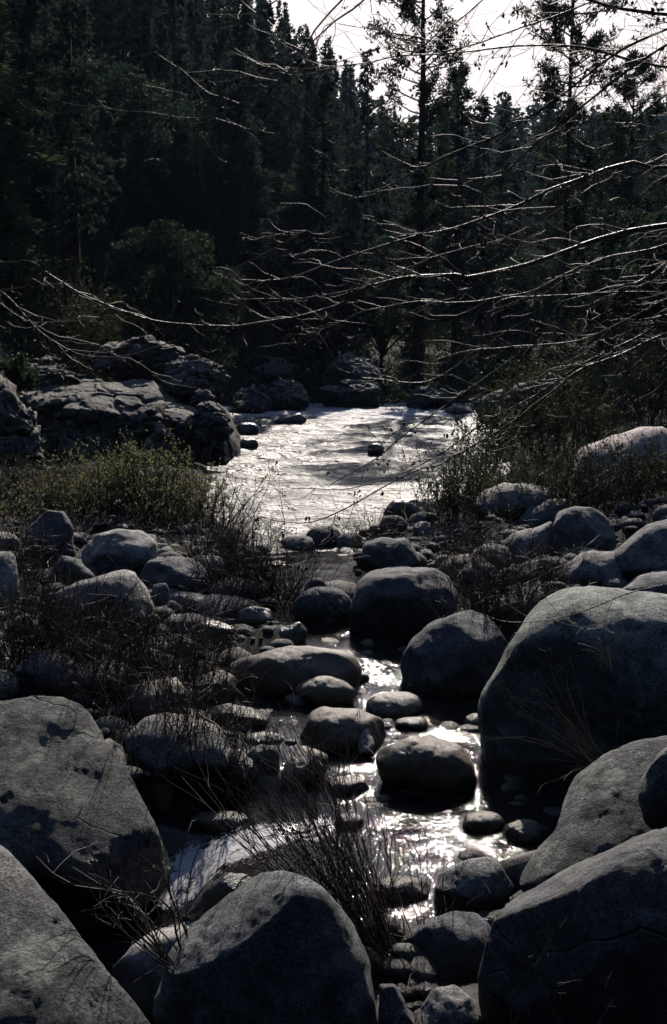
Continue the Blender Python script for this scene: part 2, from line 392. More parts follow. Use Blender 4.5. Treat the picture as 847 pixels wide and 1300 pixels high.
# the reach that turns away behind the outcrop
sx = np.arange(-5, 5.01, 0.05); sy = np.arange(4.6, 18.2, 0.05)
X3, Y3 = np.meshgrid(sx, sy); x3, y3 = X3.ravel(), Y3.ravel()
d3, lv3, w3 = stream_info(x3, y3)
for _ in range(6):
    g = lv3.reshape(X3.shape); g2 = g.copy(); g2[1:-1, 1:-1] = (g[:-2, 1:-1] + g[2:, 1:-1] + g[1:-1, :-2] + g[1:-1, 2:] + 2 * g[1:-1, 1:-1]) / 6; lv3 = g2.ravel()
P3 = np.stack([x3, y3, 0 * x3], 1)
casc = np.exp(-(((x3 - _pp[10, 0] - 0.2) / 0.75) ** 2 + ((y3 - _pp[10, 1] - 0.05) / 0.45) ** 2))

riff = np.exp(-(((x3 - _pp[3, 0]) / 0.25) ** 2 + ((y3 - _pp[3, 1]) / 0.6) ** 2))
fm = np.zeros_like(x3)
for cpx, cpy, cz, cr in ((400, 1052, -0.55, 0.20), (360, 1060, -0.56, 0.26), (325, 1070, -0.6, 0.30), (290, 1082, -0.68, 0.32), (255, 1102, -0.8, 0.30), (225, 1126, -0.9, 0.24), (245, 1085, -0.75, 0.2)):
    c_ = on(cpx, cpy, cz); fm = np.maximum(fm, np.exp(-((x3 - c_[0]) ** 2 + (y3 - c_[1]) ** 2) / cr ** 2))
rp = np.stack([x3 * 5 + y3 * 3, y3 * 9 - x3 * 4, 0 * x3], 1)
z3 = lv3 + 0.005 * fbm(P3 * 3.5, 41, 3) + 0.002 * fbm(P3 * 12, 43, 2) + fm * (0.035 * (0.5 - np.abs(fbm(rp * 0.8, 45, 3))) + 0.02 * (0.5 - np.abs(fbm(rp * 2.1, 46, 3))))
f3 = np.clip(0.02 + 1.35 * fm * (0.85 + 0.6 * fbm(rp * 1.2, 51, 3)) + 0.42 * riff, 0, 1)
Q3 = grid_quads(len(sx), len(sy)); keep = (d3 < 2.1)[Q3].all(1)
Q3 = Q3[keep]; used, inv = np.unique(Q3, return_inverse=True)
me = mesh_np('stream', np.stack([x3, y3, z3], 1)[used], inv.reshape(-1, 4), M['stream'], True); add_foam(me, f3[used])
tag(link('stream', me), None, kind='structure')

# ------------------------------------------------------------------ rocks
ICO = {}
def ico(n):
    if n not in ICO:
        bm = bmesh.new(); bmesh.ops.create_icosphere(bm, subdivisions=n, radius=1)
        V = np.array([v.co[:] for v in bm.verts]); T = np.array([[v.index for v in f.verts] for f in bm.faces]); bm.free()
        ICO[n] = (V, T)
    return ICO[n]
ROCK_BASES = []
def worley(P, seed):
    P = np.asarray(P, float); i = np.floor(P).astype(np.int64); f1 = np.full(len(P), 9.0); f2 = f1.copy(); cid = np.zeros(len(P))
    for dx in (-1, 0, 1):
        for dy in (-1, 0, 1):
            for dz in (-1, 0, 1):
                j = i + [dx, dy, dz]
                o_ = np.stack([_hash(j[:, 0], j[:, 1], j[:, 2], seed + k) * 0.5 + 0.5 for k in range(3)], 1)
                d = np.linalg.norm(j + o_ - P, axis=1); v = _hash(j[:, 0], j[:, 1], j[:, 2], seed + 7)
                m = d < f1
                f2 = np.where(m, f1, np.minimum(f2, d)); cid = np.where(m, v, cid); f1 = np.where(m, d, f1)
    return f1, f2, cid
def rock(kind, mat, shape, label, base=None, Y=None, b=0.75, k=0.15, p=0.8, rough=1.0, cat='boulder', group=None, seed=None, ledge=0.0, sub=None, z=None):
    """shape: an outline in photo pixels (polygon) or a box; given its own distance, size and depth"""
    if len(shape) == 4 and not hasattr(shape[0], '__len__'):
        x0, y0, x1, y1 = shape
        th = np.linspace(0, 2 * math.pi, 24, endpoint=False)
        e = 0.85
        shape = [((x0 + x1) / 2 + (x1 - x0) / 2 * np.sign(math.cos(t)) * abs(math.cos(t)) ** e, (y0 + y1) / 2 - (y1 - y0) / 2 * np.sign(math.sin(t)) * abs(math.sin(t)) ** e) for t in th]
    S = np.array(shape, float)
    lo, hi = S.min(0), S.max(0); c = (lo + hi) / 2
    seed = seed if seed is not None else int(abs(hash_str(label))) % 9973
    wpx, hpx = hi - lo
    if Y is None:
        by = base if base is not None else hi[1] - 0.18 * hpx
        zz = z if z is not None else None
        g = None
        if zz is None:
            d = ray(c[0], by); g = None
            for t in np.arange(4.0, 70, 0.05):
                q = CAM + d * t / d[1]
                if q[2] <= max(tz_fast(q[0], q[1]), water_level(q[0], q[1])): g = q; break
            Yf = g[1]
        else:
            Yf = on(c[0], by, zz)[1]
        Y = Yf + b * 0.5 * wpx * Yf / F * 0.75
    cen = at(c[0], c[1], Y)
    depth = float(np.dot(cen - CAM, FWD)); s = depth / F
    # polar outline
    rel = (S - c) * [1, -1]
    dens = []
    for i in range(len(rel)):
        a_, b_ = rel[i], rel[(i + 1) % len(rel)]
        for t in np.linspace(0, 1, 12, endpoint=False): dens.append(a_ * (1 - t) + b_ * t)
    dens = np.array(dens)
    th = np.arctan2(dens[:, 1], dens[:, 0]); rr = np.hypot(dens[:, 0], dens[:, 1])
    o = np.argsort(th); th, rr = th[o], rr[o]
    tt = np.linspace(-math.pi, math.pi, 361)[:-1]
    rad = np.interp(tt, th, rr, period=2 * math.pi)
    ker = np.hanning(17); ker /= ker.sum()
    rad = np.convolve(np.concatenate([rad[-20:], rad, rad[:20]]), ker, 'same')[20:-20]
    n = sub or (6 if wpx > 230 or ledge or rough >= 1.4 else 5 if wpx > 45 else 4)
    D, T = ico(n)
    a = np.arctan2(D[:, 1], D[:, 0]); rho = np.hypot(D[:, 0], D[:, 1])
    Rr = np.interp(a, tt, rad, period=2 * math.pi)
    rho2 = rho ** 0.9
    uv = np.stack([np.cos(a), np.sin(a)], 1) * (Rr * rho2)[:, None] * s
    bb = b * 0.5 * wpx * s
    w = np.sign(D[:, 2]) * np.abs(D[:, 2]) ** p * bb
    w = w + (k * 1.4 + 0.04) * uv[:, 1]
    rd = ray(c[0], c[1]); rd = rd / np.linalg.norm(rd)
    X = uv[:, :1] * RIGHT + uv[:, 1:2] * UPV + w[:, None] * rd
    size = 0.5 * math.sqrt(wpx * hpx) * s
    Nn = D[:, :1] * RIGHT + D[:, 1:2] * UPV + D[:, 2:3] * rd
    q = X / size
    # flat worn facets
    rs = np.random.default_rng(seed)
    qn = np.linalg.norm(q, axis=1)
    ang = rough >= 1.4
    for _ in range(20 if ang else int(9 * rough)):
        nv = rs.normal(size=3); nv /= np.linalg.norm(nv)
        pr = q @ nv; h = np.max(pr) * (rs.uniform(0.66, 0.9) if ang else rs.uniform(0.78, 0.93))
        ex = np.maximum(0, pr - h)
        q = q - nv * (ex * (0.96 if ang else 0.8))[:, None]
    X = q * size
    sm = 0.5 if wpx > 150 else 0.8
    disp = 0.045 * fbm(q * 1.4, seed, 2) + sm * 0.02 * fbm(q * 3.4, seed + 5, 3) + sm * 0.012 * fbm(q * 9, seed + 9, 4, 0.6)
    ck = np.abs(fbm(q * np.array([1.0, 1.0, 1.7]), seed + 31, 3)); disp = disp - 0.02 * np.clip(0.03 - ck, 0, 1) / 0.03
    disp = disp * rough
    if ang or ledge:
        wq = q * [1.5, 1.5, 2.6] + 0.22 * np.stack([fbm(q * 2, seed + c_ * 9, 2) for c_ in range(3)], 1)
        a1, a2, ac = worley(wq, seed + 3); b1, b2, bc = worley(wq * 2.4 + 3.3, seed + 4)
        disp = disp + 0.13 * ac + 0.045 * bc - 0.09 * np.clip(0.08 - (a2 - a1), 0, 1) / 0.08 - 0.03 * np.clip(0.08 - (b2 - b1), 0, 1) / 0.08
    if ledge:
        st = X[:, 2] / (0.16 * size) + 0.8 * fbm(q * 1.6, seed + 61, 3)
        disp = disp + ledge * (np.abs((st % 1) - 0.5) - 0.25) + ledge * 0.9 * (np.abs(fbm(q * np.array([2.6, 2.6, 0.9]), seed + 71, 4)) - 0.3)
    X = X + Nn * (disp * size)[:, None]
    me = mesh_np(kind, X, T, M[mat], not (ang or ledge))
    ob = link(kind, me, loc=cen)
    tag(ob, label, cat, group)
    return ob
def hash_str(s):
    h = 7
    for ch in s: h = (h * 131 + ord(ch)) % 1000003
    return h
_tg = None
def tz_fast(x, y):
    j = min(max(int(np.searchsorted(gy, y)), 0), len(gy) - 1); i = min(max(int(np.searchsorted(gx, x)), 0), len(gx) - 1)
    return ZG[j, i]
ZG = ZZ.reshape(XX.shape)
LV3 = np.where(d3 < 1.5, lv3, -9).reshape(X3.shape)
def water_level(x, y):
    if y > 18.2: return 0.0
    i = int((x + 5) / 0.05); j = int((y - 4.6) / 0.05)
    if 0 <= i < LV3.shape[1] and 0 <= j < LV3.shape[0]: return LV3[j, i]
    return -9
G1 = 'boulders along the stream'
def B(mat, shape, label, **kw): return rock(kw.pop('kind', 'boulder'), mat, shape, label, group=G1, **kw)

# nearest boulders
B('green', [(612, 905), (618, 870), (640, 830), (665, 795), (690, 765), (715, 750), (745, 744), (790, 745), (847, 750), (930, 775), (985, 840), (990, 930), (940, 985), (847, 1000), (740, 1005), (660, 1000), (622, 965)],
  'huge domed granite boulder beside the stream with dry grass stems over its shaded face', base=985, b=0.8, k=0.1)
B('crust', [(0, 862), (20, 856), (60, 858), (100, 868), (125, 875), (133, 905), (132, 940), (150, 975), (175, 1020), (198, 1070), (205, 1110), (185, 1130), (100, 1120), (50, 1100), (-30, 1110), (-110, 1040), (-120, 900), (-60, 862)],
  'big sunlit grey slab boulder with a crusty pitted face crossed by a long bare twig', base=1115, b=0.5, k=0.75, p=0.35, rough=1.25)
B('crust', [(0, 1050), (30, 1085), (70, 1140), (110, 1200), (150, 1255), (185, 1300), (190, 1350), (100, 1420), (-60, 1400), (-150, 1300), (-140, 1150), (-60, 1050)],
  'steep lichen-spotted slab boulder cut off by the bottom corner, its straight edge running diagonally', Y=5.4, b=0.5, k=0.7, p=0.4)
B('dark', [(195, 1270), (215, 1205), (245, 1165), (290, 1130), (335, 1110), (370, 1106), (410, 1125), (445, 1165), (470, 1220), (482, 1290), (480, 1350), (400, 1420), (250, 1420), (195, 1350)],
  'round dark boulder just below the white cascade with twig shadows on its dome', Y=6.0, b=0.8, k=0.0)  # darker stone colour stands in for dappled shade on this boulder
B('pale', [(140, 1222), (165, 1195), (205, 1172), (250, 1158), (310, 1150), (320, 1260), (240, 1330), (180, 1300), (150, 1260)],
  'smooth pale grey rock tucked behind the round dark boulder below the cascade', Y=6.6, b=0.7, k=0.3)
B('wet', [(238, 1160), (262, 1125), (288, 1108), (318, 1110), (330, 1150), (300, 1185), (250, 1185)], 'black wet rock at the lip of the white cascade', Y=6.9, b=0.8, k=0.0)
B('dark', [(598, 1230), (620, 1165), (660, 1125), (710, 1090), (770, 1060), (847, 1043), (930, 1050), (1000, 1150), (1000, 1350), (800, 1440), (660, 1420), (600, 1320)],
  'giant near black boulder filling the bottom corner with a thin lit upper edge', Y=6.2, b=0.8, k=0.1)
B('crust', [(668, 1115), (680, 1080), (705, 1058), (715, 1020), (730, 985), (765, 960), (810, 940), (847, 930), (910, 935), (930, 1100), (780, 1150), (690, 1150)],
  'sloping grey green boulder face lit evenly, wedged above the giant near black boulder', Y=7.6, b=0.55, k=0.65, p=0.4)
B('dark', [(811, 1005), (816, 970), (832, 948), (860, 930), (930, 950), (940, 1070), (850, 1075), (815, 1045)], 'dark upright rock leaning against the sloping grey green boulder at the picture edge', Y=6.9, b=0.6, k=0.0)
B('grey', [(543, 1130), (560, 1105), (590, 1092), (620, 1088), (645, 1100), (654, 1130), (625, 1160), (590, 1168), (560, 1158)], 'lone grey stone in the glittering water, dark underneath with a lit top', base=1150, b=0.7, k=0.4)
B('dark', [(506, 1195), (530, 1165), (570, 1153), (605, 1160), (628, 1180), (630, 1250), (560, 1275), (512, 1245)], 'dull grey boulder between the glittering stone and the bottom straw tuft', base=1245, b=0.7, k=0.3)
B('pale', [(533, 1278), (550, 1255), (580, 1249), (600, 1262), (610, 1300), (570, 1325), (536, 1312)], 'small pale stone beside the tuft of dry straw at the bottom', Y=5.9, b=0.7, k=0.4, kind='stone')
B('dark', [(482, 1245), (498, 1240), (512, 1265), (526, 1300), (505, 1330), (480, 1300)], 'narrow wedge of dark rock between the round boulder and the straw tuft', Y=5.8, b=0.8, k=0.3, kind='stone')
# stones in the stream
B('brown', [(280, 840), (310, 835), (340, 825), (370, 817), (400, 815), (430, 822), (452, 832), (462, 850), (455, 878), (420, 892), (360, 895), (310, 888), (288, 865)], 'long smooth whaleback boulder with a humped back lying across the stream', base=884, b=0.55, k=0.2)
B('brown', (372, 859, 452, 905), 'smooth oval stone just in front of the whaleback boulder', base=897, b=0.7, k=0.2)
B('wet', (440, 853, 470, 872), 'tiny wet stone at the tail of the whaleback boulder', base=866, kind='stone')
B('brown', (464, 877, 538, 918), 'flat half drowned brown stone in the glittering riffle', base=906, b=0.7, k=0.5)
B('brown', [(364, 945), (385, 910), (410, 897), (455, 899), (485, 912), (496, 942), (455, 965), (390, 965)], 'broad brown stream boulder with a pink chip of rock against its side', base=952, b=0.7, k=0.3)
B('pink', [(454, 952), (458, 928), (464, 913), (469, 928), (476, 946), (472, 960), (460, 964)], 'bright pink triangular chip of rock standing on edge in the stream', base=958, b=0.5, k=0.6, kind='stone', sub=4)
B('brown', [(370, 962), (385, 947), (405, 947), (417, 960), (414, 985), (390, 1000), (372, 1012), (350, 1008), (358, 980)], 'tan pear shaped stone in the stream with an orange leaf behind it', base=998, b=0.8, k=0.4, kind='stone')
B('brown', [(473, 968), (490, 945), (520, 933), (550, 935), (582, 946), (605, 970), (615, 995), (580, 1018), (530, 1014), (488, 995)], 'plump brown boulder sitting midstream, ringed by sparkling water', base=1002, b=0.75, k=0.2)
B('grey', [(517, 872), (528, 857), (542, 868), (545, 882), (518, 882)], 'small pointed grey stone at the water edge below the blocky boulders', base=876, kind='stone')
B('grey', (626, 949, 654, 984), 'small round stone at the foot of the huge domed boulder', base=974, kind='stone')
B('grey', (611, 866, 632, 890), 'fist sized stone at the near flank of the huge domed boulder by the water', Y=12.2, kind='stone')
B('brown', [(155, 888), (175, 868), (200, 857), (222, 857), (238, 880), (238, 912), (215, 925), (168, 922)], 'square shouldered brown rock in the twig thicket on the stream bank', base=914, b=0.7, k=0.45)
B('brown', [(219, 872), (250, 856), (280, 848), (298, 858), (301, 882), (287, 902), (240, 910)], 'brown rock with a blunt end beside the square shouldered rock', base=898, b=0.7, k=0.25)
B('brown', [(256, 902), (290, 892), (320, 899), (346, 914), (334, 930), (270, 926)], 'low tapering brown stone with a bright wet tip pointing into the stream', base=922, b=0.6, k=0.4)
B('pale', [(154, 935), (175, 912), (210, 903), (250, 909), (288, 925), (304, 952), (284, 980), (200, 988), (162, 968)], 'pale speckled boulder seen through the thin bare stems by the big slab', base=974, b=0.7, k=0.55)
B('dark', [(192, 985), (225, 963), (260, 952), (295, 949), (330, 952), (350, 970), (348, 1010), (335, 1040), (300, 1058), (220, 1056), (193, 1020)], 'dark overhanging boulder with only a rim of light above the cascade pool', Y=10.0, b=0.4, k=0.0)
B('grey', (314, 943, 357, 992), 'rounded knob of rock on the stream side of the dark overhanging boulder', base=982, kind='stone', k=0.2)
B('wet', (184, 984, 222, 1036), 'small dark round stone squeezed between the big slab and the overhanging boulder', base=1028, kind='stone', k=0.2)
B('wet', (236, 1029, 334, 1066), 'low wet stone at the head of the white cascade', Y=9.15, b=0.5, k=0.3)
B('brown', (308, 929, 362, 952), 'thin flat stone awash behind the rounded knob of rock', base=945, kind='stone', k=0.5)
for bx_, lab_ in (((410, 985, 470, 1012), 'low brown half drowned stone left of the plump midstream boulder'), ((470, 1112, 548, 1150), 'flat dark brown stone awash by the stems, near the dull grey boulder'),
                  ((585, 1030, 640, 1060), 'flat brown stone awash in the shade of the huge domed boulder'), ((640, 1040, 690, 1075), 'dim drowned stone between the huge dome and the sloping grey green face'),
                  ((425, 1032, 462, 1056), 'small drowned stone among glints behind the bare spray'), ((500, 910, 545, 930), 'sliver of brown stone awash behind the plump midstream boulder'),
                  ((590, 905, 618, 928), 'little wet stone at the left foot of the huge dome'), ((360, 880, 392, 900), 'small drowned stone left of the smooth oval stone')):
    B('brown', bx_, lab_, b=0.8, k=0.5, kind='stone')
# middle rows
B('dark', [(438, 775), (448, 745), (470, 722), (490, 715), (520, 720), (550, 719), (576, 734), (582, 760), (574, 795), (540, 818), (470, 818), (443, 805)], 'large dark boulder with two creased grey tops in the middle of the boulder field', base=806, b=0.8, k=0.15)
B('dark', [(508, 840), (520, 812), (545, 792), (580, 778), (600, 773), (630, 788), (648, 820), (648, 868), (600, 895), (530, 895), (510, 868)], 'lumpy dark boulder on the far shore of the glittering water, left of the huge dome', base=882, b=0.8, k=0.15)
B('pale', [(612, 795), (625, 765), (655, 745), (685, 742), (697, 755), (684, 785), (650, 805)], 'pale sunlit rock behind bare stems at the shoulder of the huge dome', base=795, b=0.7, k=0.5)
B('grey', [(701, 668), (708, 648), (735, 643), (760, 648), (778, 665), (783, 705), (740, 714), (703, 710)], 'blocky boulder with a flat bright top and square shaded front', base=706, b=0.9, k=0.15, p=0.45)
B('grey', [(636, 690), (650, 677), (680, 670), (702, 660), (708, 705), (692, 720), (645, 722)], 'saddle shaped grey boulder adjoining the blocky flat topped boulder', base=714, b=0.7, k=0.35)
B('pale', [(713, 720), (730, 702), (755, 697), (785, 702), (806, 722), (803, 748), (770, 758), (720, 752)], 'cream topped boulder in front of the blocky flat topped boulder', base=746, b=0.7, k=0.3)
B('dark', (656, 706, 732, 752), 'low dark rock under twigs beside the cream topped boulder', base=742, b=0.7, k=0.2)
B('grey', [(778, 705), (800, 680), (820, 664), (850, 658), (920, 668), (930, 725), (840, 742), (788, 732)], 'smooth bluish boulder with an arched back at the picture edge', base=728, b=0.7, k=0.4)
B('grey', [(786, 752), (810, 730), (847, 721), (920, 730), (920, 775), (830, 778), (792, 768)], 'low rounded boulder behind the crest of the huge dome', base=768, b=0.7, k=0.3)
B('pale', [(594, 645), (615, 622), (640, 612), (690, 616), (707, 628), (694, 650), (650, 662), (603, 658)], 'broad flat topped pale boulder at the shore below the green bushes', base=656, b=0.8, k=0.45, p=0.5)
B('grey', [(652, 664), (670, 645), (700, 632), (722, 634), (718, 660), (692, 678), (658, 680)], 'bluish tilted boulder between the flat pale boulder and the blocky one', base=672, b=0.7, k=0.35)
B('grey', (596, 690, 652, 728), 'grey hummock behind the bare fan of stems in the boulder field', base=720, k=0.35)
B('grey', (582, 714, 634, 750), 'stone half hidden by twigs in front of the grey hummock', base=742, k=0.4)
B('dark', (630, 720, 664, 752), 'dark stone squeezed between the grey hummock and the low dark rock', base=745, kind='stone')
B('pale', (640, 742, 668, 762), 'small cream stone above the pale sunlit rock by the dome', base=758, kind='stone', k=0.4)
B('wet', (487, 633, 548, 664), 'dark mossy boulder standing at the river edge', base=658, b=0.7)
B('dark', (480, 654, 517, 682), 'small dark stone in front of the mossy river edge boulder', base=676, kind='stone')
B('grey', (518, 650, 560, 676), 'greenish stone right behind the flat bright one near the river edge', base=668, kind='stone')
B('pale', (524, 662, 552, 684), 'little flat stone with a bright top near the river edge', base=678, kind='stone', k=0.4)
B('grey', [(452, 722), (462, 690), (485, 681), (515, 683), (527, 697), (537, 720), (500, 735)], 'trapezoid grey boulder behind the large twin topped dark boulder', base=722, b=0.7, k=0.2)
B('grey', (552, 704, 574, 728), 'small round stone right of the large twin topped dark boulder', base=721, kind='stone', k=0.3)
B('dark', (386, 733, 418, 768), 'dark stone among thin stems behind the shaded round boulder', base=762, kind='stone')
B('dark', (374, 744, 448, 802), 'shaded round boulder beside the large twin topped dark boulder', base=792, b=0.8, k=0.1)
B('wet', [(336, 815), (355, 797), (380, 789), (391, 800), (387, 824), (350, 830)], 'wet dark wedge of rock just behind the whaleback boulder', base=822, kind='stone', k=0.1)
B('grey', (288, 690, 334, 730), 'rounded grey stone under the leaning willow stems', base=722, k=0.3)
B('grey', (232, 704, 292, 755), 'mottled boulder behind the fan of bare twigs near the willow', base=746, k=0.3)
B('pale', (304, 716, 344, 730), 'thin pale stone lying flat among the twigs', base=727, kind='stone', k=0.6)
B('grey', (354, 680, 402, 708), 'grey stone on the near river shore under twigs', base=702, k=0.3)
B('dark', (388, 668, 434, 698), 'flat dark stone on the river shore beside the grey one', base=692, k=0.3)
B('grey', (428, 676, 462, 706), 'rough grey stone on the river shore next to the trapezoid boulder', base=700, kind='stone', k=0.3)
B('pale', [(206, 764), (212, 748), (240, 751), (270, 757), (289, 766), (272, 780), (220, 782)], 'flat stone with a white sunlit upper edge in the twig thicket', base=776, b=0.7, k=0.4)
B('grey', (192, 738, 216, 774), 'knuckle of grey rock at the end of the flat white edged stone', base=768, kind='stone', k=0.3)
B('dark', [(25, 692), (35, 668), (60, 647), (80, 649), (93, 670), (97, 705), (82, 725), (35, 726)], 'tall dark boulder below the green willow bush', base=716, b=0.8, k=0.1)
B('pale', [(100, 705), (120, 680), (150, 671), (180, 673), (199, 688), (203, 715), (172, 735), (113, 738)], 'egg shaped pinkish boulder in front of the green willow bush', base=728, b=0.75, k=0.25)
B('pale', (-34, 676, 30, 708), 'pale low boulder at the picture edge behind the tall dark one', base=702, k=0.4)
B('pale', (-24, 697, 29, 770), 'brightly sunlit whitish boulder at the edge of the twig thicket', base=760, k=0.5)
B('dark', [(52, 742), (80, 705), (95, 707), (122, 730), (118, 752), (70, 756)], 'peaked dark boulder between the tall dark one and the thicket', base=746, b=0.7, k=0.2)
B('grey', [(169, 735), (190, 712), (220, 705), (250, 711), (265, 730), (258, 756), (200, 760)], 'wide rounded grey boulder right of the egg shaped one', base=750, b=0.7, k=0.3)
B('pale', [(66, 755), (100, 738), (135, 729), (160, 721), (186, 730), (198, 750), (194, 800), (90, 812), (68, 785)], 'swaybacked pale boulder with a sunlit hump above the twig thicket', base=798, b=0.75, k=0.2)
B('pale', (14, 778, 58, 818), 'bright stone glimpsed through the twig thicket', base=810, k=0.5)
B('grey', [(14, 858), (40, 828), (70, 824), (98, 840), (102, 875), (60, 885)], 'mottled grey boulder right behind the big sunlit slab', base=872, k=0.4)
B('wet', (240, 788, 304, 826), 'wet dark boulder in the shadowed side channel', base=820, k=0.1)
B('wet', (300, 770, 350, 800), 'dark stone in the shadowed channel below the bare twig fan', base=795, k=0.2)

# river stones and far bank
G2 = 'rocks around the river'
def RK(mat, shape, label, **kw): return rock(kw.pop('kind', 'rock'), mat, shape, label, group=G2, cat='rock', **kw)
RK('wet', (466, 562, 488, 582), 'small black rock poking out of the middle of the river', base=577)
RK('wet', [(346, 536), (360, 528), (380, 524), (390, 532), (385, 542), (350, 543)], 'low jagged black rock near the far end of the river', base=538, b=0.5)
RK('wet', (303, 556, 328, 574), 'wet rock at the river edge below the outcrop', base=570)
RK('wet', (298, 536, 330, 556), 'dark rock in the rapids beside the end of the outcrop', base=551)
RK('wet', (565, 515, 600, 530), 'low dark rock at the far shore under the branches', base=526)
RK('wet', [(325, 520), (340, 490), (360, 478), (380, 480), (392, 500), (396, 528), (335, 530)], 'big shadowed block on the far river bank', base=521, b=0.9, rough=1.5)
RK('dark', [(292, 530), (300, 500), (330, 480), (350, 490), (352, 520), (345, 532)], 'shadowed sloping rock at the mouth of the river bend', base=524, b=0.9, k=0.4, rough=1.5)
RK('dark', [(395, 520), (400, 495), (440, 482), (480, 487), (500, 505), (505, 522)], 'broad low ledge along the far river bank', base=518, b=0.7, k=0.4, rough=1.5)
RK('dark', [(395, 492), (410, 462), (450, 450), (485, 455), (500, 480), (495, 495)], 'flat shelving ledge above the far bank', Y=60, b=0.8, k=0.6, rough=1.6)
RK('dark', [(500, 520), (515, 495), (550, 490), (585, 505), (590, 524)], 'dark hump of rock at the foot of the tallest pine', base=520, b=0.8, k=0.3, rough=1.5)
RK('dark', [(590, 525), (610, 500), (640, 495), (660, 515), (655, 540), (610, 545)], 'dark rock where the far shore meets the green bushes', Y=44, b=0.8, k=0.3, rough=1.4)
RK('dark', [(638, 510), (655, 490), (690, 478), (720, 484), (740, 500), (730, 525), (660, 530)], 'dark slab of rock above the green bushes', Y=40, b=0.8, k=0.4, rough=1.4)
RK('pink', [(716, 580), (745, 566), (780, 555), (815, 541), (842, 540), (864, 560), (872, 600), (850, 645), (760, 650), (722, 620)], 'pinkish sunlit slab slanting up among the bushes', Y=22.0, b=0.7, k=0.35, rough=1.2)
RK('dark', [(735, 500), (760, 482), (810, 475), (860, 482), (870, 510), (790, 520)], 'shadowy ledge at the picture edge above the pink slab', Y=42, b=0.9, k=0.5, rough=1.4)
RK('grey', [(300, 490), (310, 470), (350, 458), (385, 465), (395, 485), (340, 495)], 'grey shelf of rock behind the outcrop above the river bend', Y=64, b=0.9, k=0.5, rough=1.6)
# rock outcrop
G3 = 'blocks of the rock outcrop'
def OC(mat, shape, label, **kw): return rock('outcrop', mat, shape, label, group=G3, cat='rock outcrop', **kw)
def cliff():
    nx, nt_ = 240, 190
    xs = np.linspace(-90, 312, nx)
    front = np.interp(xs, [-90, 20, 60, 130, 200, 250, 290, 304, 312], [505, 515, 512, 518, 524, 532, 548, 575, 620])
    back = np.interp(xs, [-90, 20, 60, 130, 200, 240, 290, 304, 312], [486, 490, 486, 481, 484, 496, 515, 545, 610])
    Yf = 31.0 + 0.35 * np.sin(xs * 0.05) + np.where(xs > 285, (xs - 285) * 0.09, 0) - np.where(xs < 40, (40 - xs) * 0.012, 0)
    V = np.zeros((nt_, nx, 3))
    for i, x in enumerate(xs):
        f = at(x, front[i], Yf[i]); b = at(x, back[i], Yf[i] + 3.4)
        base_ = np.array([f[0], f[1] - 0.5, -0.7]); last = np.array([b[0], b[1] + 2.5, -0.5])
        t = np.linspace(0, 1, nt_)
        V[:, i] = np.stack([np.interp(t, [0, 0.47, 0.53, 0.9, 1], [q_[c] for q_ in (base_, f - [0, 0.12, 0.12], f + [0, 0.25, 0.04], b, last)]) for c in range(3)], 1)
    P = V.reshape(-1, 3)
    f1, f2, cid = worley(P * [0.42, 0.4, 0.5] + 0.25 * np.stack([fbm(P * 0.8, 3, 2), fbm(P * 0.8, 13, 2), fbm(P * 0.8, 23, 2)], 1), 5)
    g1, g2, c2 = worley(P * [1.3, 1.1, 1.5] + 0.2 * np.stack([fbm(P * 2, 33, 2), fbm(P * 2, 43, 2), fbm(P * 2, 53, 2)], 1), 15)
    crack = np.clip(0.09 - (f2 - f1), 0, 1) / 0.09; crack2 = np.clip(0.08 - (g2 - g1), 0, 1) / 0.08
    disp = 0.30 * cid + 0.09 * c2 - 0.16 * crack - 0.07 * crack2 + 0.10 * fbm(P * 0.9, 61, 4) + 0.035 * fbm(P * 5, 71, 4, 0.6)
    tt_ = np.repeat(np.linspace(0, 1, nt_), nx)
    up = sstep(0.44, 0.56, tt_)
    nrm = np.stack([np.zeros_like(up), -(1 - up) - 0.25 * up, 0.25 * (1 - up) + up * 0.8], 1)
    P = P + nrm * disp[:, None] * np.where(up > 0.5, 0.7, 1.15)[:, None]
    c0 = np.array([-6.0, 31.0, 0.0])
    tag(link('outcrop', mesh_np('outcrop', P - c0, grid_quads(nx, nt_), M['cliff'], False), loc=c0), 'main cliff of the outcrop with a shaded cracked wall and a sunlit ledge on top', 'rock outcrop', G3)
cliff()
OC('cliff', [(240, 540), (250, 515), (275, 508), (298, 520), (303, 540), (290, 560), (255, 560)], 'broken end block of the outcrop overlooking the river', Y=30.6, b=0.8, k=0.4, rough=1.6, ledge=0.05)
OC('cliff', [(-60, 680), (-70, 500), (-30, 468), (5, 458), (20, 475), (22, 500), (45, 530), (50, 600), (40, 690)], 'dark buttress of the outcrop at the picture edge', Y=29.5, b=0.8, k=0.1, p=0.5, rough=1.3, ledge=0.04, sub=6)
OC('cliff', [(8, 500), (15, 465), (45, 456), (75, 455), (95, 470), (105, 490), (90, 505), (40, 510)], 'pale rounded block on the outcrop beside a little pine sprig', Y=34, b=0.9, k=0.6, rough=1.5, ledge=0.04)
OC('cliff', [(110, 478), (115, 445), (140, 432), (175, 426), (205, 434), (232, 446), (228, 480), (160, 486)], 'overhanging top block of the outcrop with a lit cap and black underside', Y=36, b=0.9, k=0.1, p=0.5, rough=1.5, ledge=0.05)
OC('cliff', [(200, 495), (205, 470), (225, 457), (255, 454), (285, 460), (298, 480), (296, 520), (240, 515)], 'layered rock block at the back of the outcrop by the river', Y=34, b=0.9, k=0.3, rough=1.6, ledge=0.06)
OC('cliff', [(240, 514), (246, 496), (262, 491), (272, 502), (270, 520)], 'loose angular block perched on the outcrop ledge', Y=31.6, b=0.9, k=0.2, rough=1.4)
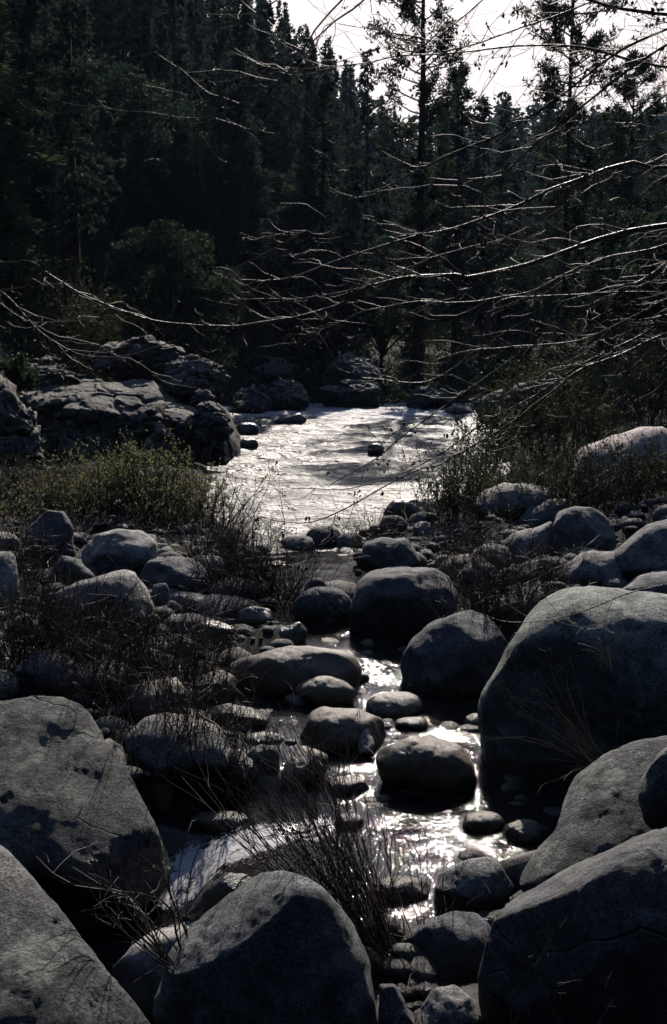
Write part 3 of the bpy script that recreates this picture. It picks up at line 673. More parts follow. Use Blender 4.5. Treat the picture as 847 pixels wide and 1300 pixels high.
OC('cliff', [(185, 560), (188, 530), (205, 528), (220, 545), (232, 585), (210, 600), (190, 590)], 'tan flake of rock leaning on the outcrop wall', Y=30.0, b=0.5, k=0.35, rough=1.4)

# loose cobbles
def cobbles():
    qb_V, qb_T, n = [], [], 0
    D, T = ico(2)
    r = np.random.default_rng(5); cnt = 0
    while cnt < 2600:
        y = r.uniform(5.5, 19.5); x = r.uniform(-0.32 * y - 0.3, 0.32 * y + 0.3)
        z = tz_fast(x, y)
        s = r.lognormal(-2.9, 0.6)
        if z + s < water_level(x, y) - 0.02: continue
        sc = s * r.uniform(0.7, 1.3, 3) * [1.2, 1.1, 0.75]
        V = D * sc * (1 + 0.16 * vnoise(D * 1.7 + r.uniform(0, 90, 3), 3))[:, None] + [x, y, z + sc[2] * 0.05]
        qb_V.append(V); qb_T.append(T + n); n += len(V); cnt += 1
    for _ in range(4000):
        if cnt > 2600 + 75: break
        y = r.uniform(7.9, 14); x = r.uniform(-1.6, 1.9); wl = water_level(x, y); z = tz_fast(x, y)
        if wl < -5 or z > wl - 0.05 or (x < 0.1 and y < 9.4) or vnoise(np.array([[x * 1.6, y * 1.6, 0.5]]), 8)[0] < 0.0: continue
        s = r.uniform(0.04, 0.11); sc = s * r.uniform(0.75, 1.3, 3) * [1.3, 1.15, 0.7]
        V = D * sc * (1 + 0.16 * vnoise(D * 1.7 + r.uniform(0, 90, 3), 3))[:, None] + [x, y, wl - sc[2] * r.uniform(0.25, 0.9)]
        qb_V.append(V); qb_T.append(T + n); n += len(V); cnt += 1
    tag(link('cobble_gravel', mesh_np('cobble_gravel', np.concatenate(qb_V), np.concatenate(qb_T), M['cobble'], True)), 'loose grey cobbles and gravel between the boulders', 'gravel', kind='stuff')
M['cobble'] = rock_mat('cobble_stone', (0.07, 0.066, 0.062), (0.12, 0.113, 0.105), (0.19, 0.18, 0.17))
cobbles()

# ------------------------------------------------------------------ bare shrubs and bushes
def curve_pts(p0, d0, length, n, r, wob=0.25, up=0.0, droop=0.0):
    P = [np.array(p0, float)]; d = np.array(d0, float); d /= np.linalg.norm(d)
    st = length / n
    for i in range(n):
        d = d + r.normal(size=3) * wob / n ** 0.5 * 0.6 + np.array([0, 0, up / n]) - np.array([0, 0, droop * (i / n) / n])
        d /= np.linalg.norm(d); P.append(P[-1] + d * st)
    return np.array(P)
def shrub(name, label, base, n, h, spread, lean=(0, 0), r0=0.005, twigs=4, mat='twig', leaf=None, nleaf=0, lsize=0.03, group=None, seed=1, foot=0.12, cat='shrub', wob=0.35, tl=0.4):
    r = np.random.default_rng(seed)
    root = empty(name, base, label, cat, group)
    qs, ql = QB(), QB()
    LP, LD = [], []
    for i in range(n):
        a = r.uniform(0, 2 * math.pi); e = r.uniform(0, 1) ** 0.6
        d = np.array([math.cos(a) * spread * e + lean[0], math.sin(a) * spread * e + lean[1], 1.0])
        p0 = np.array([r.normal() * foot, r.normal() * foot, -0.08])
        L = h * r.uniform(0.55, 1.1)
        P = curve_pts(p0, d, L, 8, r, wob, up=0.25)
        rr = r0 * r.uniform(0.6, 1.25)
        qs.tube(P, np.linspace(rr, rr * 0.3, len(P)), 4)
        segs = [P]
        for t in range(r.poisson(twigs)):
            k = r.integers(2, 8)
            dd = P[k] - P[k - 1]; dd /= np.linalg.norm(dd)
            dd = dd + r.normal(size=3) * 0.55 + [0, 0, 0.15]
            T = curve_pts(P[k], dd, L * r.uniform(0.15, tl), 5, r, wob * 1.3, up=0.2)
            qs.tube(T, np.linspace(rr * 0.6, rr * 0.25, len(T)), 3)
            segs.append(T)
            if r.random() < 0.5:
                T2 = curve_pts(T[2], T[2] - T[1] + r.normal(size=3) * 0.04, L * r.uniform(0.08, 0.2), 3, r, wob)
                qs.tube(T2, np.linspace(rr * 0.45, rr * 0.2, len(T2)), 3); segs.append(T2)
        if leaf:
            for T in segs:
                m = r.poisson(nleaf)
                t = r.uniform(0.12, 1, m) * (len(T) - 1); i0 = np.minimum(t.astype(int), len(T) - 2); f = (t - i0)[:, None]
                LP.append(T[i0] * (1 - f) + T[i0 + 1] * f); LD.append((T[i0 + 1] - T[i0]) / (np.linalg.norm(T[i0 + 1] - T[i0], axis=1)[:, None] + 1e-9) + r.normal(size=(m, 3)) * 0.7)
    link('stems', qs.mesh('stems', M[mat]), root)
    if leaf:
        LP = np.concatenate(LP); LD = np.concatenate(LD)
        ql.leaves(LP, LD, lsize * r.uniform(0.6, 1.3, len(LP)), lsize * 0.42, r)
        link('leaves', ql.mesh('leaves', M[leaf]), root)
    return root
def gp(px, py):
    """the bank or bed point seen at a photo pixel"""
    d = ray(px, py)
    for t in np.arange(3.0, 90, 0.04):
        q = CAM + d * t / d[1]
        if q[2] <= tz_fast(q[0], q[1]): return q
    return q
def gY(px, Y):
    x = at(px, 500, Y)[0]
    return np.array([x, Y, tz(x, Y)])
GB = 'bare twiggy shrubs on the stones'
def S(px, py, label, n, h, spread, **kw):
    n = int(n * 1.7); kw.setdefault('foot', 0.2); kw.setdefault('wob', 0.5); b = gp(px, py); sd = kw.pop('seed', int(px * 7 + py))
    return shrub('bare_shrub', label, b, n, h, spread, group=GB, seed=sd, **kw)
# twig thicket
S(15, 640, 'added tangled leafless shrub darkening the recess under the outcrop buttress', 90, 1.2, 0.9, r0=0.008, foot=0.6)  # shrub added where there is only shade, to keep the recess dark
S(60, 640, 'tangled leafless shrub behind the yellow green willow', 80, 1.1, 0.9, r0=0.008, foot=0.6)
S(15, 850, 'leafless shrub at the picture edge behind the big sunlit slab', 60, 1.25, 0.75, r0=0.006)
S(70, 845, 'dense leafless shrub right behind the top of the big sunlit slab', 70, 1.1, 0.7, r0=0.0055)
S(130, 860, 'dark leafless shrub covering the front of the swaybacked boulder', 75, 1.15, 0.65, r0=0.0055)
S(185, 870, 'leafless shrub rising beside the square shouldered brown rock', 60, 1.1, 0.6, r0=0.0055)
S(240, 850, 'thin leafless shrub standing in the shadowed side channel', 45, 0.95, 0.6, r0=0.005)
S(225, 960, 'sparse upright stems in front of the pale speckled boulder', 40, 1.05, 0.42, r0=0.006, lean=(0.05, 0))
S(300, 985, 'sparse upright stems beside the rounded knob of rock', 30, 0.9, 0.45, r0=0.0055)
S(30, 740, 'leafless shrub in front of the brightly sunlit whitish boulder', 45, 1.1, 0.8, r0=0.007)
S(352, 775, 'fan of leafless stems arching outward beside the shaded round boulder', 110, 1.3, 1.2, r0=0.0055, lean=(-0.25, 0))
S(300, 745, 'low leafless shrub beside the thin flat pale stone', 60, 1.1, 0.9, r0=0.007)
S(278, 705, 'brown leafless shrub leaning over the river edge below the willow', 60, 0.95, 0.8, r0=0.006, lean=(0.25, 0))
S(420, 705, 'low twiggy shrub silhouetted against the bright river', 60, 0.6, 1.1, r0=0.005)
S(370, 700, 'spiky little shrub at the narrow end of the bright river', 40, 0.5, 1.0, r0=0.005)
S(480, 705, 'bristling leafless shrub behind the twin topped dark boulder', 60, 0.85, 1.0, r0=0.0055)
S(640, 815, 'fan of bare stems growing between the lumpy boulder and the huge dome', 65, 1.35, 0.75, r0=0.006, lean=(-0.15, 0))
S(600, 740, 'leafless shrub in front of the grey hummock', 45, 1.0, 0.7, r0=0.006)
S(560, 790, 'dark leafless stems between the twin topped and the lumpy boulder', 30, 0.8, 0.9, r0=0.005)
S(700, 745, 'short leafless shrub under the cream topped boulder', 40, 0.75, 0.9, r0=0.006)
# foreground stems
shrub('bare_shrub', 'big spray of bare stems leaning over the water in front of the round dark boulder', on(528, 1262, -0.75), 80, 1.95, 0.40, lean=(-0.75, 0.15), r0=0.0058, twigs=4, seed=33, group=GB, foot=0.06, wob=0.3, tl=0.33)
shrub('bare_shrub', 'slender upright stems above the straw tuft at the bottom', on(545, 1240, -0.75), 16, 1.3, 0.4, lean=(0.0, 0.1), r0=0.0045, twigs=3, seed=34, group=GB, foot=0.08, wob=0.35)
shrub('bare_shrub', 'forked pale branch shrub rising in front of the white cascade', at(235, 1225, 5.9), 14, 1.2, 0.5, lean=(-0.6, 0.1), r0=0.0065, twigs=5, mat='twig', seed=35, group=GB, foot=0.05, wob=0.9)
shrub('bare_shrub', 'thin stems spread over the face of the giant near black boulder', at(700, 1260, 5.4), 10, 0.6, 0.9, lean=(0.1, 0), r0=0.003, twigs=2, seed=36, group=GB, foot=0.15)
shrub('bare_shrub', 'tall fine stems fanning up in front of the sparkling stream from behind the spray', on(505, 1225, -0.7), 32, 1.9, 0.5, lean=(-0.55, 0.25), r0=0.0042, twigs=5, seed=37, group=GB, foot=0.1, wob=0.5, tl=0.4)
S(655, 800, 'dark bare stems crossing the pale sunlit rock at the shoulder of the dome', 45, 1.2, 0.6, r0=0.005, lean=(-0.2, 0))
S(270, 890, 'tall fine stems between the blunt brown rock and the low tapering stone', 40, 1.1, 0.45, r0=0.0045)
S(120, 905, 'fine stems leaning out from behind the edge of the big slab', 35, 1.1, 0.5, r0=0.0045, lean=(0.15, 0))
S(690, 770, 'wiry bare stems standing against the cream topped boulder and the dome', 35, 1.0, 0.7, r0=0.0045)
S(600, 700, 'thin bare shrub in the gap between the flat pale boulder and the grey hummock', 50, 0.9, 0.9, r0=0.005)
S(440, 800, 'sparse dark stems in front of the shaded round boulder', 30, 0.8, 0.9, r0=0.0045)
# leafy bushes
GL = 'leafy bushes on the river bank'
def LB(base, label, n, h, spread, leaf, nleaf, lsize, seed, **kw):
    return shrub('leafy_bush', label, base, n, h, spread, leaf=leaf, nleaf=nleaf, lsize=lsize, seed=seed, group=GL, cat='bush', **kw)
LB(gY(85, 20.5), 'yellow green willow bush at the foot of the outcrop buttress', 95, 1.0, 0.85, 'willow', 4.5, 0.055, 41, r0=0.009, foot=0.35, mat='twig')
LB(gY(25, 19.6), 'thin added willow bush darkening the shaded recess at the picture edge', 60, 0.7, 0.8, 'willow', 1.5, 0.05, 56, r0=0.008, foot=0.4)  # bush added in the empty shaded recess to cover its bright ground
LB(gY(165, 20.8), 'largest green willow bush spreading below the outcrop cliff', 170, 1.45, 0.95, 'willow', 5, 0.055, 42, r0=0.010, foot=0.45)
LB(gY(238, 20.3), 'green willow bush beside the river, thinning into bare stems', 110, 1.2, 0.8, 'willow', 4, 0.06, 43, r0=0.010, foot=0.4, lean=(0.1, 0))
LB(gY(578, 19.6), 'upright dark green bush at the river shore beside the flat pale boulder', 100, 1.3, 0.45, 'shrub_leaf', 4, 0.06, 44, r0=0.008, foot=0.3)
LB(gY(620, 24.0), 'dark bush behind the broad flat topped pale boulder', 80, 1.4, 0.7, 'shrub_leaf', 4, 0.07, 45, r0=0.008, foot=0.4)
LB(gY(690, 29.0), 'tall green bush with loose leafy shoots above the river', 100, 2.5, 0.7, 'shrub_leaf', 5, 0.09, 46, r0=0.011, foot=0.6)
LB(gY(745, 27.0), 'green bush growing up to the pinkish slab', 90, 1.8, 0.7, 'shrub_leaf', 5, 0.08, 47, r0=0.010, foot=0.5)
LB(gY(715, 20.3), 'dark tangled bush above the blocky flat topped boulder', 150, 1.25, 0.85, 'shrub_leaf', 4, 0.06, 48, r0=0.008, foot=0.5)
LB(gY(805, 20.0), 'big dark bush at the picture edge above the arched bluish boulder', 170, 1.3, 0.9, 'shrub_leaf', 4, 0.06, 49, r0=0.008, foot=0.6)
LB(gY(830, 30.0), 'tall dim bush at the picture edge behind the pinkish slab', 90, 3.0, 0.7, 'shrub_leaf', 5, 0.09, 50, r0=0.011, foot=0.6)
LB(gY(660, 21.5), 'low dark bush pressed behind the bluish tilted boulder', 80, 1.0, 0.8, 'shrub_leaf', 9, 0.06, 53, r0=0.007, foot=0.4)
LB(gY(640, 33.0), 'dim bush where the river shore meets the far rocks', 80, 1.7, 0.8, 'shrub_leaf', 10, 0.09, 54, r0=0.009, foot=0.5)
LB(gY(770, 35.0), 'loose green bush behind the pinkish slab', 80, 2.0, 0.8, 'shrub_leaf', 5, 0.10, 55, r0=0.010, foot=0.6)
LB(gY(70, 40.5), 'dim bush on the slope behind the pale rounded block of the outcrop', 110, 2.2, 0.85, 'shrub_leaf', 9, 0.13, 57, r0=0.012, foot=0.8)
LB(gY(110, 43), 'shadowed bush on the slope behind the overhanging top block', 110, 2.4, 0.85, 'shrub_leaf', 9, 0.13, 58, r0=0.012, foot=0.8)
LB(gY(30, 42), 'dark brush high behind the little pine sprig', 110, 2.4, 0.85, 'shrub_leaf', 9, 0.13, 59, r0=0.012, foot=0.9)
# sprig on outcrop
sp = shrub('pine_sprig', 'little bright green pine sprig sprouting on top of the outcrop', at(28, 498, 32.0), 16, 1.1, 0.5, leaf='cedar', nleaf=26, lsize=0.13, seed=52, r0=0.008, cat='sapling', twigs=4)
# grass
def tuft(name, label, base, n, h, spread, mat, seed, lean=(0, 0), w=0.006, droop=0.8):
    r = np.random.default_rng(seed); q = QB()
    for i in range(n):
        a = r.uniform(0, 2 * math.pi); e = r.uniform(0.2, 1)
        d = np.array([math.cos(a) * spread * e + lean[0], math.sin(a) * spread * e + lean[1], 1])
        P = curve_pts(r.normal(size=3) * [0.07, 0.07, 0.0], d, h * r.uniform(0.4, 1.15), 7, r, 0.7, droop=droop)
        q.tube(P, np.linspace(w, w * 0.25, len(P)) * r.uniform(0.6, 1.1), 3)
    o = link(name, q.mesh(name, M[mat]), loc=base)
    return tag(o, label, 'grass')
tuft('grass_tuft', 'tuft of dry straw at the bottom between the small pale stone and dark wedge', on(527, 1285, -0.72), 110, 0.26, 1.1, 'straw', 61, w=0.0035, droop=1.5)
tuft('grass_tuft', 'few sprigs of vivid green grass at the blunt end of the whaleback boulder', on(301, 853, -0.2), 22, 0.12, 0.9, 'fresh', 62, w=0.006)
tuft('grass_tuft', 'dry pale grass stems hanging across the shaded face of the huge domed boulder', at(775, 985, 8.6), 46, 1.35, 0.5, 'straw', 63, lean=(-0.95, -0.05), w=0.0024, droop=0.35)
tuft('grass_tuft', 'wispy grass stems lying over the top of the huge domed boulder', at(770, 850, 9.0), 26, 0.75, 0.7, 'twig_pale', 64, lean=(-0.1, -0.05), w=0.0028, droop=0.7)
# leaf
q = QB(); q.leaves(np.array([[0, 0, 0.0], [0.02, 0, 0.0], [0, 0.01, 0.01]]), np.array([[1, 0.2, 0.7], [-0.3, 0.5, 0.8], [0.2, 0.1, 1]]), 0.09, 0.06, np.random.default_rng(3))
tag(link('dead_leaf', q.mesh('dead_leaf', M['deadleaf']), loc=at(403, 947, 10.75)), 'orange dead leaf caught behind the tan pear shaped stone', 'leaf')

def litter():
    r = np.random.default_rng(23); q = QB()
    for _ in range(1100):
        y = r.uniform(6, 20); x = r.uniform(-0.32 * y, 0.32 * y); z = tz_fast(x, y)
        if z < water_level(x, y): continue
        L_ = r.uniform(0.1, 0.5); P = curve_pts([x, y, z + r.uniform(0.01, 0.08)], [r.normal(), r.normal(), r.normal() * 0.25], L_, 4, r, 0.7)
        q.tube(P, np.linspace(1, 0.4, 5) * r.uniform(0.002, 0.006), 4)
    tag(link('twig_litter', q.mesh('twig_litter', M['twig_pale'])), 'pale dead twigs littering the gravel between the boulders', 'twig litter', kind='stuff')
litter()
# ------------------------------------------------------------------ bare alders overhead
def alder(label, trunk_xy, trunk_h, trunk_r, limbs, seed, conedens=1.0):
    r = np.random.default_rng(seed)
    bx, by = trunk_xy; bz = tz(bx, by)
    root = empty('bare_tree', (bx, by, bz), label, 'tree', 'bare trees leaning over the stream')
    org = np.array([bx, by, bz])
    q = QB(); n = 14
    tp = np.stack([np.linspace(0, -0.35, n) + 0.06 * np.sin(np.arange(n)), 0.1 * np.sin(np.arange(n) * 0.7), np.linspace(-0.3, trunk_h, n)], 1)
    q.tube(tp, np.linspace(trunk_r, trunk_r * 0.35, n), 10)
    link('trunk', q.mesh('trunk', M['alder_bark'], True), root)
    for li, (pts, r0, r1, Y0, Y1, nt) in enumerate(limbs):
        K = len(pts)
        W = np.array([at(px, py, Y0 + (Y1 - Y0) * i / (K - 1)) for i, (px, py) in enumerate(pts)])
        # join to the trunk outside the frame
        d = W[0] - W[1]; d /= np.linalg.norm(d)
        t = max(0.3, (bx - W[0][0]) / max(0.15, d[0])) if pts[0][0] > 700 else 0.5
        if pts[0][0] > 700:
            jz = np.clip(W[0][2] + d[2] * t * 0.6, bz + 1.0, bz + trunk_h - 0.3)
            tr = np.array([np.interp(jz - bz, tp[:, 2], tp[:, 0]), np.interp(jz - bz, tp[:, 2], tp[:, 1]), jz - bz]) + org
            mid = (tr + W[0]) / 2 + np.array([0, 0, 0.05])
            W = np.concatenate([[tr, mid], W])
        # resample + knots
        s = np.concatenate([[0], np.cumsum(np.linalg.norm(np.diff(W, axis=0), axis=1))])
        m = max(12, int(s[-1] / 0.07)); ss = np.linspace(0, s[-1], m)
        P = np.stack([np.interp(ss, s, W[:, c]) for c in range(3)], 1)
        for _ in range(2): P[1:-1] = (P[:-2] + 2 * P[1:-1] + P[2:]) / 4
        kk_ = r.choice(np.arange(2, m - 2), max(2, m // 7), replace=False); kn = np.zeros((m, 3)); kn[kk_] = r.normal(size=(len(kk_), 3)) * 0.022
        for c in range(3): kn[:, c] = np.interp(np.arange(m), np.sort(np.append(kk_, [0, m - 1])), kn[np.sort(np.append(kk_, [0, m - 1])), c])
        P = P + kn
        P[1:-1] += 0.012 * np.stack([fbm(np.stack([ss * 3, ss * 0 + li, ss * 0 + c * 9.0], 1), 5 + c, 2) for c in range(3)], 1)[1:-1]
        mpp = Y0 / F
        rad = np.linspace(r0, r1, m) * mpp * 0.56 * (1 + 0.12 * fbm(np.stack([ss * 6, ss * 0 + li, ss * 0], 1), 88, 2))
        q = QB(); q.tube(P, rad, 7 if r0 > 2 else 5)
        qt, qc = QB(), QB()
        for _ in range(int(nt * 1.4)):
            k = int(r.uniform(0.12, 1.0) * (m - 2)) + 1
            if li >= 0:
                pass
            T = P[k + 0] - P[k - 1]; T /= np.linalg.norm(T)
            dd = T + r.normal(size=3) * [0.8, 0.6, 0.75] + [0, 0, -0.1]
            L = r.uniform(0.15, 0.9) * (1.1 - 0.5 * k / m)
            t1 = curve_pts(P[k], dd, L, 7, r, 1.15, up=0.15)
            rr = min(rad[k] * 0.5, r.uniform(0.35, 0.85) * mpp)
            qt.tube(t1, np.linspace(rr, rr * 0.35, len(t1)), 4)
            ends = [t1]
            for __ in range(r.integers(1, 4)):
                kk = r.integers(2, 7)
                t2 = curve_pts(t1[kk], (t1[kk] - t1[kk - 1]) / L * 7 + r.normal(size=3) * 0.6, L * r.uniform(0.2, 0.55), 5, r, 1.0, up=0.2)
                qt.tube(t2, np.linspace(rr * 0.65, rr * 0.3, len(t2)), 3); ends.append(t2)
            for E in ends:
                if r.random() < 0.42 * conedens:
                    c = E[r.integers(len(E) // 2, len(E))]; sz = r.uniform(0.005, 0.0095)
                    m2 = r.integers(2, 5)
                    qc.leaves(c + r.normal(size=(m2, 3)) * 0.008, r.normal(size=(m2, 3)) * 0.5 + [0, 0, -0.8], sz * 3.2, sz * 1.9, r)
        lb = link('limb', q.mesh('limb', M['alder_bark'], True, origin=org), root)
        link('twigs', qt.mesh('twigs', M['twig'], True, origin=org), lb)
        if qc.n: link('leaves', qc.mesh('leaves', M['cone'], False, origin=org), lb)  # small dark catkins, shaped as leaf quads
    return root
alder('bare leaning alder whose long pale limbs sweep across the river view', (3.6, 7.6), 6.5, 0.14, [
    ([(850, 283), (790, 292), (720, 312), (650, 340), (600, 352), (520, 352), (450, 375), (380, 398), (310, 410), (250, 412), (190, 405), (130, 385), (85, 362), (58, 345)], 6.5, 2.0, 7.0, 7.8, 60),
    ([(850, 203), (790, 208), (720, 228), (660, 255), (600, 278), (550, 293), (500, 308), (440, 325), (395, 345), (345, 358), (300, 385)], 5, 1.4, 7.2, 7.6, 50),
    ([(850, 328), (780, 378), (700, 425), (640, 465), (580, 508), (520, 548), (470, 590), (420, 615)], 3.4, 1.0, 6.6, 6.4, 42),
    ([(850, 425), (790, 455), (740, 480), (680, 520), (620, 560), (560, 588), (500, 617), (440, 650), (385, 670), (330, 655)], 4.4, 1.0, 6.4, 6.0, 46),
    ([(850, 405), (760, 450), (700, 487), (620, 532), (560, 575), (500, 607), (430, 625), (370, 620)], 3.6, 1.0, 6.8, 6.8, 46),
    ([(850, 375), (800, 400), (740, 432), (690, 440), (600, 445), (540, 465)], 2.6, 0.9, 7.4, 8.2, 30),
    ([(850, 300), (760, 322), (680, 372), (610, 380), (540, 385), (470, 400), (400, 430), (330, 440)], 2.8, 0.9, 7.4, 8.4, 40),
    ([(850, 742), (800, 752), (750, 775), (700, 788), (650, 790), (600, 775)], 2.2, 0.8, 7.4, 7.8, 8),
], 71)
alder('bare alder with dark slanting branches crossing the pale sky', (2.9, 5.9), 7.5, 0.12, [
    ([(850, 86), (790, 72), (720, 58), (660, 60), (590, 68), (520, 70), (460, 78), (400, 82), (340, 95)], 4.0, 1.0, 5.6, 6.4, 40),
    ([(850, 18), (800, 8), (750, -2), (680, -16), (600, -30)], 6.0, 2.5, 5.6, 5.8, 10),
    ([(850, 28), (790, 55), (740, 90), (690, 130), (640, 160), (580, 190), (520, 220), (470, 245), (420, 272), (360, 310), (290, 345)], 4.2, 1.0, 5.6, 6.6, 52),
    ([(850, 48), (800, 80), (740, 125), (690, 165), (640, 205), (600, 240), (560, 275), (510, 300), (460, 335), (430, 380), (400, 420)], 3.8, 1.0, 5.4, 6.2, 48),
    ([(800, -20), (760, 0), (700, 22), (650, 42), (600, 58), (560, 66)], 3.0, 1.5, 5.8, 6.0, 16),
    ([(720, -30), (690, 10), (655, 55), (630, 90), (600, 130), (585, 165)], 2.0, 0.8, 5.8, 6.0, 14),
    ([(850, 110), (800, 150), (740, 235), (700, 270), (640, 300), (560, 318), (480, 360), (380, 380), (290, 380)], 2.6, 0.9, 5.8, 6.8, 46),
], 72)
alder('bare tree overhanging the upper picture with fine drooping twigs', (-1.2, -1.0), 9.0, 0.13, [
    ([(520, -60), (470, -15), (430, 15), (390, 48), (350, 72), (300, 95), (250, 118)], 2.6, 0.9, 5.0, 6.4, 14),
    ([(470, -40), (430, 15), (395, 60), (360, 105), (330, 128), (290, 140), (230, 147), (160, 140), (80, 130)], 2.2, 0.8, 5.2, 6.6, 12),
    ([(400, -30), (330, 20), (260, 50), (180, 75), (100, 90)], 1.8, 0.8, 5.6, 6.4, 8),
    ([(660, -40), (600, 10), (560, 45), (520, 60), (470, 40), (430, 30)], 1.6, 0.7, 5.8, 6.4, 16),
], 73)
# dead twigs drooping over the river
alder('crooked pale dead sapling drooping over the river', (4.1, 9.4), 3.6, 0.05, [
    ([(850, 370), (760, 372), (690, 376), (640, 382), (620, 392), (625, 410), (600, 442), (570, 472), (530, 486), (460, 480)], 2.2, 1.2, 9.0, 8.6, 14),
], 74, 0.2)
alder('thin pale sapling arching over the rock outcrop', (-4.2, 9.5), 4.6, 0.05, [
    ([(-60, 330), (0, 365), (30, 395), (55, 428), (100, 450), (150, 457), (215, 440), (235, 425)], 2.0, 0.9, 9.0, 8.2, 11),
    ([(-60, 350), (40, 410), (80, 408), (120, 402), (150, 400)], 1.6, 0.8, 9.0, 8.2, 6),
], 75, 0.3)

# ------------------------------------------------------------------ trees
def trunk_mesh(Ht, r0, seed, mat='bark'):
    r = np.random.default_rng(seed); q = QB(); n = 16
    z = np.linspace(-0.8, Ht, n); wob = np.cumsum(r.normal(size=(n, 2)) * 0.025, 0)
    q.tube(np.stack([wob[:, 0], wob[:, 1], z], 1), np.linspace(r0, 0.03, n), 8)
    return q.mesh('trunk', M[mat], True)
def conifer_mesh(seed, Ht=22, Rm=2.9, z0=0.1, nb=330, mat='needles', dense=1.0, jag=0.6):
    r = np.random.default_rng(seed); q = QB()
    PL, DL, LL = [], [], []
    for i in range(nb):
        t = (i + r.uniform()) / nb; t = 1 - (1 - t) ** 0.9
        z = Ht * (z0 + (1 - z0) * t)
        prof = (1 - t) ** 0.95 * (0.6 + 0.4 * min(1, t / 0.15)) * (0.8 + 0.35 * math.sin(t * 31 + seed) * math.sin(t * 13 + seed * 2))
        L = Rm * prof * r.uniform(1 - jag, 1.15) + 0.25
        a = r.uniform(0, 2 * math.pi)
        droop = r.uniform(0.15, 0.75) * (1 - t * 0.8)
        m = int((9 + 22 * L / Rm) * dense)
        s = r.uniform(0.12, 1, m) ** 0.8
        bx, by = math.cos(a), math.sin(a)
        P = np.stack([bx * L * s, by * L * s, z - droop * L * s + 0.22 * L * s ** 2], 1)
        lat = r.normal(size=(m, 1)) * (0.16 + 0.22 * (1 - s[:, None])) * L * 0.6
        P = P + lat * np.array([[-by, bx, 0]]) + r.normal(size=(m, 3)) * 0.07
        D = np.array([[bx, by, -droop + 0.1]]) + r.normal(size=(m, 3)) * 0.45 + lat * np.array([[-by, bx, 0]]) * 1.0
        for k in range(3):
            PL.append(P + r.normal(size=P.shape) * 0.07); DL.append(D + r.normal(size=(m, 3)) * 0.35); LL.append(r.uniform(0.22, 0.46, m))
    PL = np.concatenate(PL); DL = np.concatenate(DL); LL = np.concatenate(LL)
    q.leaves(PL, DL, LL, LL * 0.36, r)
    return q.mesh('crown', M[mat])
def pine_mesh(seed, Ht=30, Rm=2.6, z0=0.3, nb=75, tuft=34, mat='pine_needles', lower=1.0):
    r = np.random.default_rng(seed); q = QB(); qb = QB()
    PL, DL, LL = [], [], []
    for i in range(nb):
        t = (i + r.uniform()) / nb
        z = Ht * (z0 + (0.99 - z0) * t)
        L = Rm * (0.35 + 0.65 * math.sin(math.pi * min(1, 0.25 + 0.75 * (1 - t)))) * r.uniform(0.55, 1.1) * (1 if t < 0.85 else (1 - t) / 0.15 * 0.8 + 0.2)
        a = r.uniform(0, 2 * math.pi); tilt = r.uniform(-0.25, 0.25) + 0.35 * t
        P = curve_pts([0, 0, z], [math.cos(a), math.sin(a), tilt], L, 6, r, 0.3, up=0.35)
        qb.tube(P, np.linspace(0.055, 0.018, len(P)), 4)
        tips = [P[-1], P[-2], P[4]]
        for __ in range(r.integers(2, 5)):
            k = r.integers(2, 6); T = curve_pts(P[k], (P[k] - P[k - 1]) / L * 6 + r.normal(size=3) * 0.6, L * r.uniform(0.2, 0.45), 3, r, 0.3, up=0.4)
            qb.tube(T, np.linspace(0.025, 0.012, len(T)), 3); tips.append(T[-1])
        for tp in tips:
            m = tuft; d = r.normal(size=(m, 3)); d /= np.linalg.norm(d, axis=1)[:, None]; d[:, 2] += 0.25
            PL.append(tp + d * 0.05 + r.normal(size=(m, 3)) * 0.10); DL.append(d); LL.append(r.uniform(0.18, 0.36, m))
    q.leaves(np.concatenate(PL), np.concatenate(DL), np.concatenate(LL), np.concatenate(LL) * 0.28, r)
    return q.mesh('crown', M[mat]), qb.mesh('branches', M['bark'], True)
def oak_mesh(seed, Rm=3.0, Hc=6.0, nc=60, per=260, mat='oak', leaf=0.17):
    r = np.random.default_rng(seed); q = QB(); qb = QB()
    PL, DL = [], []
    for i in range(nc):
        d = r.normal(size=3); d /= np.linalg.norm(d); d[2] = d[2] * 0.8 + 0.15
        c = d * [Rm, Rm, Hc * 0.5] * r.uniform(0.45, 1.0) + [0, 0, Hc * 0.75]
        cr = r.uniform(0.45, 0.95)
        e = r.normal(size=(per, 3)); e /= np.linalg.norm(e, axis=1)[:, None]
        e[:, 2] = np.abs(e[:, 2]) * 0.9 - 0.25
        PL.append(c + e * cr * r.uniform(0.55, 1.05, (per, 1))); DL.append(e + r.normal(size=(per, 3)) * 0.6)
        if i % 4 == 0:
            P = curve_pts([0, 0, Hc * 0.25], c - [0, 0, Hc * 0.25], np.linalg.norm(c - [0, 0, Hc * 0.25]), 6, r, 0.2)
            qb.tube(P, np.linspace(0.09, 0.03, len(P)), 5)
    PL = np.concatenate(PL)
    q.leaves(PL, np.concatenate(DL), leaf * r.uniform(0.6, 1.3, len(PL)), leaf * 0.6, r)
    return q.mesh('crown', M[mat]), qb.mesh('branches', M['bark'], True)
CON = [(conifer_mesh(100 + i, 22, rm, z0, nb), trunk_mesh(21.5, 0.28, 200 + i)) for i, (rm, z0, nb) in enumerate([(3.0, 0.06, 190), (3.4, 0.10, 200), (2.7, 0.15, 180), (3.2, 0.2, 170), (3.7, 0.08, 240), (2.5, 0.05, 190)])]
OAK = [(*oak_mesh(300 + i, rm, hc, nc), trunk_mesh(hc * 0.6, 0.2, 400 + i)) for i, (rm, hc, nc) in enumerate([(2.8, 6.0, 60), (3.3, 5.4, 70), (2.4, 6.6, 55)])]
